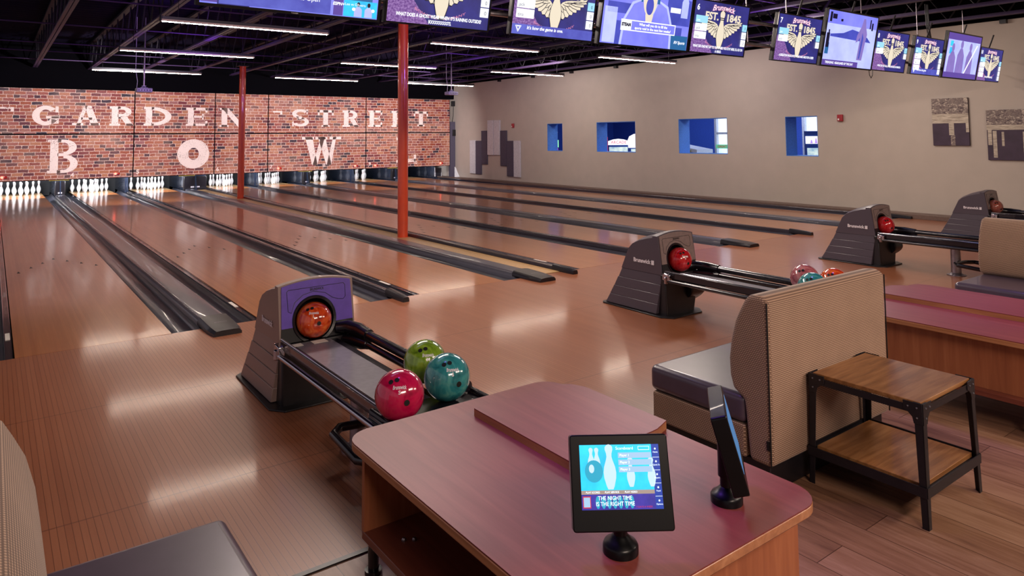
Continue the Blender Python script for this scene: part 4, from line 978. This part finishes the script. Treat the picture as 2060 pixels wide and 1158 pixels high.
def ball_return(X, label, body, face, rail, side_text=True):
    e = empty('ball_return', (X, -1.45, 0), label, 'ball return', 'ball return machines')
    # local coords: x 0..0.48, y negative toward the bowlers
    pts = [(.03, .03), (.0, .0)]
    b = MB(); b.prism([(-.06, .03), (-.02, .07), (.42, .07), (.46, .02), (.46, -.70), (.38, -.79), (-.0, -.79), (-.07, -.70)], 'z', 0, .012); b.build('floor_plate', 'black_plastic', e, bevel=.003)
    # stepped lower body
    for k in range(4):
        z0, z1 = .015+.085*k, .015+.085*(k+1)
        f0 = .004+.010*(3-k); f1 = f0-.007
        yb0 = -.01-.165*(z0/.36); yb1 = -.01-.165*(z1/.36)
        r0 = .37+.10*(z0/.36); r1 = .37+.10*(z1/.36)
        fr = -.615-.05*(z0/.36); fr1 = -.615-.05*(z1/.36)
        MB().hexa([(-f0, yb0+f0, z0), (r0, yb0+f0, z0), (r0, fr, z0), (-f0, fr, z0)], [(-f1, yb1+f0*.6, z1), (r1, yb1+f0*.6, z1), (r1, fr1, z1), (-f1, fr1, z1)]).build('stepped_skirt', body, e, bevel=.004)
    MB().hexa([(.0, -.60, .0), (.36, -.60, .0), (.36, -.72, .0), (.0, -.72, .0)], [(.0, -.64, .36), (.47, -.64, .36), (.47, -.70, .36), (.0, -.70, .36)]).build('front_skirt', 'black_plastic', e, bevel=.012)
    m = MB(); n_ = 14
    pr = [(-.60, .36)]+[(-.60-.0-.17*math.sin(PI*k/n_)*1, .36-.30*(k/n_)) for k in range(n_+1)]
    m.prism(pr, 'x', .28, .47); m.build('lift_wheel_cover', 'black_plastic', e, bevel=.01)
    # hood: arched shell lofted across its width
    def crown(x): return .03*(1-((x-.24)/.24)**2)
    secs = []
    for i in range(9):
        x = .48*i/8; c = crown(x); ins = .012*(1 if i in (0, 8) else 0)
        secs.append([(x, -.155-ins, .355), (x, -.245-ins, .555-ins+c*.5), (x, -.31, .605-ins+c*.7), (x, -.40, .645-ins+c*.85), (x, -.50, .672-ins+c), (x, -.56, .684-ins+c), (x, -.56, .355)])
    MB().loft(secs).build('hood', body, e, angle=30)
    # front ring around the ball opening
    cx, cz, R = .218, .476, .127
    def outer(a):
        dx, dz = math.cos(a), math.sin(a); best = 1e9
        if dx > 1e-6: best = min(best, (.48-cx)/dx)
        if dx < -1e-6: best = min(best, (0-cx)/dx)
        if dz < -1e-6: best = min(best, (.355-cz)/dz)
        if dz > 1e-6:
            t = (.69-cz)/dz
            for _ in range(6): t = (.690+crown(cx+dx*t)-cz)/dz if 0 <= cx+dx*t <= .48 else (.69-cz)/dz
            best = min(best, t)
        return cx+dx*best, cz+dz*best
    angs = sorted(set([2*PI*k/64 for k in range(64)]+[math.atan2(z-cz, x-cx) % (2*PI) for x, z in ((0, .355), (.48, .355), (0, .69), (.48, .69))]))
    m = MB(); lo = []; hi = []
    for a in angs:
        ox, oz = outer(a); t = (oz-.36)/.34; yf = -.665+.05*t
        ix, iz = cx+R*math.cos(a), cz+R*math.sin(a); t2 = (iz-.36)/.34; yf2 = -.665+.05*t2
        lo.append([m.bm.verts.new(p) for p in ((ox, -.56, oz), (ox, yf, oz), (ix, yf2, iz), (ix, -.56, iz))])
    for i in range(len(lo)):
        A, B = lo[i], lo[(i+1) % len(lo)]
        for k in range(3): m.bm.faces.new((A[k], A[k+1], B[k+1], B[k]))
    m.build('front_ring', body, e, angle=30)
    # coloured face plate above the opening
    R2 = R+.012; zb = .445
    def yf(z): return -.665+.05*(z-.36)/.34-.004
    out = [(.012, zb), (.018, .675)]+[(.02+.44*k/10, .682+crown(.02+.44*k/10)) for k in range(11)]+[(.462, .675), (.468, zb)]
    a0 = math.asin((zb-cz)/R2)
    inn = [(cx+R2*math.cos(a0+(PI-2*a0)*k/32), cz+R2*math.sin(a0+(PI-2*a0)*k/32)) for k in range(33)]
    P = out+inn
    m = MB(); m.hexa([(x, yf(z)+.004, z) for x, z in P], [(x, yf(z)-.003, z) for x, z in P]); m.build('face_plate', face, e, smooth=False)
    m = MB()
    for k in range(48):
        a, b_ = 2*PI*k/48, 2*PI*(k+1)/48
        def pt(a, r, d): return (cx+r*math.cos(a), yf(cz+r*math.sin(a))-d, cz+r*math.sin(a))
        m.poly([pt(a, R2+.004, -.001), pt(b_, R2+.004, -.001), pt(b_, R2-.002, .010), pt(a, R2-.002, .010)])
        m.poly([pt(a, R2-.002, .010), pt(b_, R2-.002, .010), pt(b_, R-.004, .004), pt(a, R-.004, .004)])
        m.poly([pt(a, R-.004, .004), pt(b_, R-.004, .004), (cx+(R-.004)*math.cos(b_), -.562, cz+(R-.004)*math.sin(b_)), (cx+(R-.004)*math.cos(a), -.562, cz+(R-.004)*math.sin(a))])
    m.build('opening_rim', 'black_plastic', e, fixn=False)
    m = MB(); m.poly([(cx+R*math.cos(2*PI*k/32), -.5615, cz+R*math.sin(2*PI*k/32)) for k in range(32)]); m.build('opening_back', 'black_matte', e, smooth=False)
    low = [(.468, zb), (.474, .358), (.006, .358), (.012, zb)]
    a1 = a0+2*PI
    P = low+[(cx+R2*math.cos(PI-a0+(a1-(PI-a0))*k/24), cz+R2*math.sin(PI-a0+(a1-(PI-a0))*k/24)) for k in range(25)]
    m = MB(); m.hexa([(x, yf(z)+.004, z) for x, z in P], [(x, yf(z)-.002, z) for x, z in P]); m.build('lower_face', 'black_plastic', e, smooth=False)
    # inset outline on the face plate
    o_ = [(.06, .665), (.415, .668), (.425, .655), (.425, .585), (.41, .57), (.375, .575)]+[(cx+.165*math.cos(a), cz+.165*math.sin(a)) for a in (.75, 1.1, 1.57, 2.0, 2.4)]+[(.075, .53), (.055, .54), (.05, .655), (.06, .665)]
    MB().tube([(x, yf(z)-.0035, z) for x, z in o_], .0018, 6).build('face_outline', 'black_plastic', e)
    def side(c): return Vector((-.0045, -(c.x), c.y))
    lettering('Brunswick', 'letter_white', e, .43, .452, 0, .05, width=.21, offset=.0022, name='side_lettering', fn=side)
    if body == 'hood_dark': MB().box(-.005, -.575, .432, -.0005, -.545, .47).build('side_emblem', 'letter_white', e, smooth=False)
    lettering('BRUNSWICK', 'black_plastic', e, .24, .652, 0, .022, width=.09, offset=.0006, name='face_lettering', fn=lambda c: Vector((c.x, yf(c.y)-.004, c.y)))
    # rack
    MB().box(-.012, -2.06, .345, .004, -.70, .395).build('left_fascia', rail, e, bevel=.002)
    MB().tube([(-.035, -.72, .325), (-.035, -2.06, .325)], .017, 14).build('left_tube', 'chrome' if rail == 'rail_bronze' else 'rail_dark', e)
    MB().tube([(.0, -.70, .40), (.0, -2.05, .40)], .006, 8).build('left_bead', 'chrome', e)
    MB().box(-.05, -.79, .325, -.008, -.71, .385, rot=(.1, 0, 0)).cyl((-.045, -.75, .30), .018, .06, 12).build('clamp', 'chrome', e, bevel=.006)
    MB().box(.004, -2.0, .335, .05, -.66, .345).build('left_channel', 'black_gloss', e)
    MB().box(.07, -2.02, .345, .30, -.67, .355).build('centre_plate', 'smoke_plate', e, bevel=.002)
    MB().box(.30, -2.0, .335, .345, -.66, .35).build('channel_bead', 'black_gloss', e)
    MB().tube([(.455, -.90, .395), (.455, -2.03, .395)], .028, 16).build('right_tube', rail if rail == 'rail_dark' else 'rail_dark', e)
    MB().tube([(.44, -.90, .345), (.44, -2.03, .345)], .02, 14).build('right_lower_tube', 'rail_dark', e)
    MB().tube([(.36, -.66, .40), (.42, -.70, .405), (.455, -.80, .40), (.455, -.93, .395)], [.034, .04, .042, .036], 16).tube([(.38, -.66, .33), (.43, -.74, .33), (.44, -.86, .335), (.44, -.95, .345)], [.03, .036, .036, .026], 16).build('elbow', 'black_gloss', e)
    MB().box(-.014, -.655, .325, .47, -.70, .36).build('front_lip', 'black_plastic', e, bevel=.006)
    # end tray
    tp = [(-.03, -1.96), (.50, -1.96)]+[(.50-.06*(1-math.cos(a)), -2.24-.06*math.sin(a)) for a in (0, .4, .8, 1.2, PI/2)]+[(-.0, -2.30), (-.03, -2.27)]
    MB().prism(tp, 'z', .325, .362).build('end_tray', 'black_gloss', e, bevel=.008)
    MB().tube([(-.022, -1.98, .375), (-.022, -2.26, .375), (.0, -2.29, .375), (.44, -2.29, .375), (.485, -2.25, .375), (.485, -2.0, .375)], .012, 10).build('tray_lip', 'black_gloss', e)
    MB().lathe([(.095, 0), (.095, .006), (.07, .014), (.052, .03), (.048, .33)], (.15, -1.48, 0), 28).build('pedestal', 'pewter', e)
    MB().tube([(.20, -1.56, .15), (.02, -1.53, .15), (-.03, -1.57, .14), (-.03, -1.85, .12), (.0, -1.90, .12), (.28, -1.90, .12), (.33, -1.85, .12), (.33, -1.6, .14), (.2, -1.56, .15)], .022, 12).build('foot_rail', 'black_gloss', e)
    return e
BX = [1.24, 4.625, 8.43, 11.85]
ball_return(BX[0], 'nearest ball return with a violet reflection painted on its face and a warm-lit hood', 'hood_warm_lit', 'face_screen_reflection', 'rail_bronze')
ball_return(BX[1], 'second ball return, charcoal hood, behind the tan sofa', 'hood_dark', 'face_grey', 'rail_dark')
ball_return(BX[2], 'third ball return, charcoal hood, with the red ball and black rack in the right half', 'hood_dark', 'face_grey', 'rail_dark')
ball_return(BX[3], 'farthest ball return, charcoal hood, against the beige wall', 'hood_dark', 'face_grey', 'rail_dark')
for X, Y, l in ((1.31, -2.16, 'white'), (1.46, -2.17, 'brown')):
    o = MB().box(X-.045, Y-.045, .3565, X+.045, Y+.035, .3575).build('warning_label', 'label_white', smooth=False)
    tag(o, 'small %s paper label on the nearest ball rack, %s one' % ('white', 'left' if X < 1.4 else 'right'), 'label', 'paper labels on the ball rack')
ZB = .362+.108
ball((1.455, -2.10, .47), 'ball_orange', 'orange swirled bowling ball sitting in the opening of the nearest ball return', num='L', pitch=-.1)
ball((1.285, -3.57, ZB), 'ball_magenta', 'magenta red bowling ball at the near end of the nearest rack', num='S')
ball((1.57, -3.50, ZB), 'ball_teal', 'teal green bowling ball beside the magenta ball', num='S', yaw=.25)
ball((1.615, -3.21, .46), 'ball_green', 'olive green swirled bowling ball behind the teal ball', num='M', yaw=.15)
ball((BX[1]+.235, -2.12, .47), 'ball_red', 'bright red bowling ball in the opening of the second ball return', yaw=.5, num='8')
ball((4.955, -3.283, ZB), 'ball_pink', 'dusty pink bowling ball at the end of the rack behind the tan sofa', text=False)
ball((4.70, -3.50, ZB), 'ball_teal', 'teal bowling ball just peeking over the tan sofa back', text=False)
ball((4.985, -3.505, ZB), 'ball_orange', 'orange red bowling ball just peeking over the tan sofa back', text=False)
ball((BX[2]+.235, -2.12, .47), 'ball_red', 'red bowling ball in the opening of the third ball return', yaw=.5, text=False)
ball((BX[2]+.33, -3.45, ZB), 'ball_lime', 'lime green bowling ball half hidden by the far sofa back', text=False)
ball((BX[3]+.235, -2.12, .47), 'ball_rust', 'rusty pink bowling ball in the opening of the farthest ball return', text=False, yaw=.5)
# coiled cable under the nearest rack
pts = []
for k in range(90):
    t = k/89; a = k*.75
    pts.append((1.14+.028*math.cos(a)+.02*t, -3.55-.12*t, .30-.26*t+.02*math.sin(a)))
tag(MB().tube(pts, .0045, 6).build('coiled_cable', 'black_gloss'), 'black coiled cable hanging from the nearest ball rack beside the console', 'cable')

# ------------------------------------------------------------------ score consoles
def rrect(x0, y0, x1, y1, r, n=8, corners=(1, 1, 1, 1)):
    p = []
    for (cx, cy, a, on) in ((x1-r, y1-r, 0, corners[0]), (x0+r, y1-r, PI/2, corners[1]), (x0+r, y0+r, PI, corners[2]), (x1-r, y0+r, 1.5*PI, corners[3])):
        if on: p += [(cx+r*math.cos(a+PI/2*k/n), cy+r*math.sin(a+PI/2*k/n)) for k in range(n+1)]
        else: p.append((x1 if a in (0, 1.5*PI) else x0, y1 if a in (0, PI/2) else y0))
    return p
def console(X, label, panel_in, rs=-.75, rr=-.69):
    e = empty('score_console', (X, -3.88, 0), label, 'table', 'low cherry consoles')
    W, D, Z = .985, 1.315, .50
    MB().prism(rrect(0, -D, W, 0, .10), 'z', Z-.004, Z).build('table_top', 'cherry', e, smooth=False)
    MB().prism(rrect(-.001, -D-.001, W+.001, .001, .101), 'z', Z-.032, Z-.004).build('edge_band', 'cherry_edge', e, bevel=.004)
    MB().prism([(.48, -.15), (.48, rs), (.90, rr-.03), (W, rr), (W, -.24), (W-.03, -.17), (W-.10, -.15)], 'z', Z+.026, Z+.030).build('raised_shelf', 'cherry', e, smooth=False)
    MB().prism([(.48, -.15), (.48, rs), (.90, rr-.03), (W, rr), (W, -.24), (W-.03, -.17), (W-.10, -.15)], 'z', Z, Z+.026).build('raised_shelf_edge', 'cherry_edge', e)
    MB().prism([(.03, -1.20), (W-.03, -1.20), (W-.03, -.10), (.03, -.10)], 'z', .165, .195).build('lower_shelf', 'cherry_dark', e, bevel=.003)
    MB().box(.03, -.12, .195, W-.03, -.10, Z-.032).build('end_panel', 'cherry_side', e)
    MB().box(.05, -1.25, .10, W-.0-.05, -1.228, Z-.032).build('end_panel', 'cherry_side', e)
    MB().box(panel_in, -1.20, .195, panel_in+.02, -.12, Z-.032).build('side_panel', 'cherry_side' if panel_in < .3 else 'cherry_dark', e)
    for x, y in ((.10, -.05), (W-.12, -.05), (.10, -1.1), (W-.12, -1.1)):
        MB().tube([(x, y, 0), (x, y, .015)], .032, 14).tube([(x, y, .0), (x, y, .09), (x+.01, y-.04, .14), (x+.02, y-.1, .165)], .02, 12).build('leg', 'black_gloss', e)
    if panel_in > .3:
        MB().sphere((.12, -.25, .197), .009, 10).sphere((.15, -.27, .197), .009, 10).build('bolt', 'bolt', e)
    return e
console(.893, 'reddish cherry console in the foreground carrying two touch screens', .5)
console(4.16, 'reddish cherry console at the right edge beyond the rustic side table', .085, -1.15, -1.15)

# ------------------------------------------------------------------ touch screen kiosks
M['k_cyan'] = emit('kiosk_cyan', '10a8e8', 1.05, col2='1ec4f6', vscale=12); M['k_blue'] = emit('kiosk_blue', '0c3fb0', 0.65)
M['k_white'] = emit('kiosk_white', 'e8f6ff', 1.20); M['k_pale'] = emit('kiosk_pale_pin', 'b8d4ee', 0.90); M['k_grey'] = emit('kiosk_grey_box', '9fc2e2', 0.80)
M['k_tan'] = emit('kiosk_tan_band', 'b09a90', 0.65); M['k_violet'] = emit('kiosk_violet', '4a3ac0', 0.60, col2='2c2a9a', vscale=14); M['k_red'] = emit('kiosk_red', 'd03050', 0.70); M['k_teal'] = emit('kiosk_teal_pin', '18a0c0', 0.80)
M['k_orange'] = emit('kiosk_orange', 'e08840', 0.70); M['k_dim'] = emit('kiosk_dim_blue', '5a9ad8', 0.40)
M['kiosk_black'] = plain('kiosk_black', '08080c', .35, 0, .1, spec=.25)
def kiosk(x, y, yaw, label, lit, tilt=.365):
    e = empty('touch_kiosk', (x, y, .50), label, 'touch screen', 'touch screen kiosks on the console')
    MB().lathe([(.047, 0), (.047, .018), (.043, .025), (.032, .031), (.023, .041), (.0185, .045)], seg=40).build('base', 'kiosk_black', e)
    MB().cyl((0, 0, .03), .0185, .06, 24).cyl((0, 0, .075), .024, .09, 24).build('post', 'kiosk_black', e)
    W, H = .262, .224
    h = bpy.data.objects.new('head', None)
    # head frame: columns = right, up, out
    rx = Vector((math.cos(yaw), math.sin(yaw), 0)); n0 = Vector((math.sin(yaw), -math.cos(yaw), 0))
    out = (n0*math.cos(tilt)+Vector((0, 0, 1))*math.sin(tilt)); up = (Vector((0, 0, 1))*math.cos(tilt)-n0*math.sin(tilt))
    ctr = n0*.03+Vector((0, 0, .190))
    mt = Matrix((rx, up, out)).transposed().to_4x4(); mt.translation = ctr
    def add(mb, name, mat, par=e, **k):
        mb.xf(mt); return mb.build(name, mat, par, **k)
    bpy.data.objects.remove(h)
    MBh = MB().prism(rrect(-W/2, -H/2, W/2, H/2, .008), 'z', -.048, -.002)
    head = add(MBh, 'screen_housing', 'kiosk_black', bevel=.003)
    z = .0
    # glass spans bezel opening
    x0, x1, y0, y1 = -W/2+.025, W/2-.025, -H/2+.050, H/2-.024
    xs = x1-.020
    scr = add(MB().box(x0, y0, -.003, x1, y1, -.0012), 'screen', 'k_blue' if lit else 'k_dim', smooth=False)
    def q(mat, a, b, c, d, zz=.0, name='picture'):
        add(MB().poly([(a, b, zz), (c, b, zz), (c, d, zz), (a, d, zz)]), name, mat, scr, smooth=False, fixn=False)
    def bl(mat, pts, zz, name='picture'):
        add(MB().poly([(a, b, zz) for a, b in pts]), name, mat, scr, smooth=False, fixn=False)
    def tx(s, a, b, size, zz=.0006, mat='k_white', **k):
        lettering(s, mat, scr, a, b, zz, size, fn=lambda c: mt @ c, name='lettering', **k)
    if lit:
        q('k_cyan', x0, y0+.044, xs, y1, -.0009)
        for cx in (x0+.030, x0+.045, x0+.078): bl('k_pale', pinshape(.052 if cx > x0+.06 else .028, cx, y0+.098 if cx > x0+.06 else y1-.035), -.0006, 'pin_picture')
        bl('k_pale', pinshape(.034, x0+.133, y0+.085), -.0006, 'pin_picture'); bl('k_pale', pinshape(.034, xs-.004, y0+.085), -.0007, 'pin_picture')
        bl('k_teal', ell(x0+.036, y0+.088, .024, .026), -.0004, 'ball_picture'); bl('k_pale', ell(x0+.030, y0+.094, .007, .01), -.0002, 'ball_picture')
        for k in range(3):
            yy = y1-.019-.0165*k; q('k_grey', xs-.09, yy-.013, xs-.002, yy, -.0003, 'score_box'); tx('Player %d' % (k+1), xs-.086, yy-.0065, .008, align='LEFT')
        tx('Scoreboard', xs-.072, y1-.009, .010); add(MB().tube([(xs-.035, y1-.013, .0), (xs-.006, y1-.013, .0), (xs-.006, y1-.005, .0), (xs-.035, y1-.005, .0), (xs-.035, y1-.013, .0)], .0006, 4), 'button_outline', 'k_white', scr)
        q('k_tan', x0, y0+.035, xs, y0+.044, -.0006); tx('PLAY SCORES', x0+.03, y0+.0395, .006); tx('PLAY SERVICE', x0+.08, y0+.0395, .006); tx('PLAY VIDEO', x0+.13, y0+.0395, .006)
        q('k_violet', x0, y0, xs, y0+.035, -.0006)
        for k in range(7): bl('k_teal', ell(x0+.042+.0148*k, y0+.017, .0058, .0145), -.0003, 'pin_picture')
        tx('THE NIGHT TIME', x0+.087, y0+.026, .0135, width=.088); tx('IS THE RIGHT TIME', x0+.087, y0+.013, .0135, width=.1)
        tx('7 DAYS A WEEK', xs-.03, y0+.0055, .006, mat='k_red')
        q('k_red', x0+.003, y0+.004, x0+.024, y0+.031, -.0004); q('k_grey', x0+.0052, y0+.0065, x0+.0218, y0+.0285, -.0002)
        for k, s in enumerate(('Home', 'Quick Score', 'Players', 'Food', 'Options')):
            yy = y1-.015-k*(y1-y0)/5; tx(s[:8], (xs+x1)/2, yy-.004, .0052); bl('k_white', ell((xs+x1)/2, yy+.004, .0022, .0022), .0002, 'icon')
            if k: q('k_white', xs+.001, yy+.0135, x1-.001, yy+.0142, .0002, 'menu_line')
    return e
kiosk(1.185, -5.018, -.616, 'touch screen kiosk with a bright cyan bowling picture, facing the viewer', True)
kiosk(1.62, -5.03, .70, 'touch screen kiosk turned edge-on, at the right corner of the console', False, .27)

# ------------------------------------------------------------------ sofas
def sofa(loc, rot, L, label):
    """local: x along the length 0..L, back outer face at y=0, seat front at y=.71"""
    e = empty('lounge_sofa', loc, label, 'sofa', 'tan lounge sofas', (0, 0, rot))
    MB().box(.03, .03, 0, L-.03, .66, .125).build('plinth', 'black_plastic', e, bevel=.004)
    pr = [(0, .125), (0, .84), (.012, .858), (.05, .868), (.10, .86), (.125, .835), (.15, .79), (.18, .73), (.205, .64), (.218, .555), (.215, .48), (.20, .42), (.14, .385), (.12, .15), (.115, .125)]
    MB().prism(pr, 'x', 0, L).build('backrest', 'fabric', e, bevel=.022, seg=4, angle=40)
    MB().box(.005, .14, .125, L-.005, .70, .27).build('seat_base', 'fabric', e, bevel=.012, seg=3)
    MB().box(0, .135, .272, L, .715, .40).build('seat_cushion', 'vinyl', e, bevel=.032, seg=5)
    MB().tube([(-.001, .003, .13), (-.001, .003, .84)], .0035, 6).tube([(L+.001, .003, .13), (L+.001, .003, .84)], .0035, 6).build('seam', 'hole_black', e)
    MB().box(-.004, .008, .20, .0, .022, .24).build('care_tag', 'hole_black', e, smooth=False)
    return e
sofa((2.62, -4.515, 0), 0, 1.07, 'tan basket-weave sofa with plum seat standing before the rustic side table')
sofa((-.265, -3.985, 0), -PI/2, 1.6, 'tan sofa in the bottom left corner, its curved back cropped by the frame')
sofa((6.78, -5.5, 0), PI/2, 1.6, 'tan sofa at the right edge with a rounded back, beyond the far console')

# ------------------------------------------------------------------ rustic side table
e = empty('side_table', (2.90, -5.03, 0), 'two-tier rustic side table with black iron legs behind the tan sofa', 'side table')
W, D, H = .505, .495, .492
MB().box(.012, .012, H-.018, W-.012, D-.012, H).build('table_top', 'rustic', e, bevel=.002)
MB().box(.018, .018, .145, W-.01, D-.018, .165).build('lower_shelf', 'rustic', e, bevel=.002)
for (x, y, sx, sy) in ((0, 0, -1, -1), (W, 0, 1, -1), (0, D, -1, 1), (W, D, 1, 1)):
    o = .010
    def LL_(dx, dy, z, s_=1):
        return (x-sx*dx+sx*o*(1-z/H), y-sy*dy+sy*o*(1-z/H), z)
    m = MB()
    t = .004; w0, w1 = .026, .036
    m.hexa([LL_(0, 0, 0), LL_(w0, 0, 0), LL_(w0, t, 0), LL_(0, t, 0)], [LL_(0, 0, H), LL_(w1, 0, H), LL_(w1, t, H), LL_(0, t, H)])
    m.hexa([LL_(0, 0, 0), LL_(0, w0, 0), LL_(t, w0, 0), LL_(t, 0, 0)], [LL_(0, 0, H), LL_(0, w1, H), LL_(t, w1, H), LL_(t, 0, H)])
    # gusset corners
    for ax in (0, 1):
        p = [(0, H-.001), (.075, H-.001), (.075, H-.035), (.055, H-.045), (.040, H-.06), (.034, H-.085), (0, H-.085)]
        if ax == 0: m.hexa([(x-sx*u, y-sy*0-0, z) for u, z in p], [(x-sx*u, y+sy*.004, z) for u, z in p])
        else: m.hexa([(x, y-sy*u, z) for u, z in p], [(x+sx*.004, y-sy*u, z) for u, z in p])
    m.build('leg', 'black_iron', e, bevel=.0008)
    b = MB()
    for u, z in ((.02, H-.02), (.055, H-.02), (.02, H-.06)):
        b.sphere((x-sx*u, y+sy*.005, z), .0045, 8); b.sphere((x+sx*.005, y-sy*u, z), .0045, 8)
    b.build('bolt', 'bolt', e)
MB().box(.0, .0, H-.045, W, .004, H-.016).box(0, D-.004, H-.045, W, D, H-.016).box(0, .004, H-.045, .004, D-.004, H-.016).box(W-.004, .004, H-.045, W, D-.004, H-.016).build('apron_frame', 'black_iron', e)
MB().box(-.01, -.012, .125, W+.01, -.008, .165).box(-.01, D+.008, .125, W+.01, D+.012, .165).box(-.014, -.008, .125, -.01, D+.008, .165).box(W+.01, -.008, .125, W+.014, D+.008, .165).box(-.01, -.008, .14, W+.01, D+.008, .1445).build('shelf_frame', 'black_iron', e)
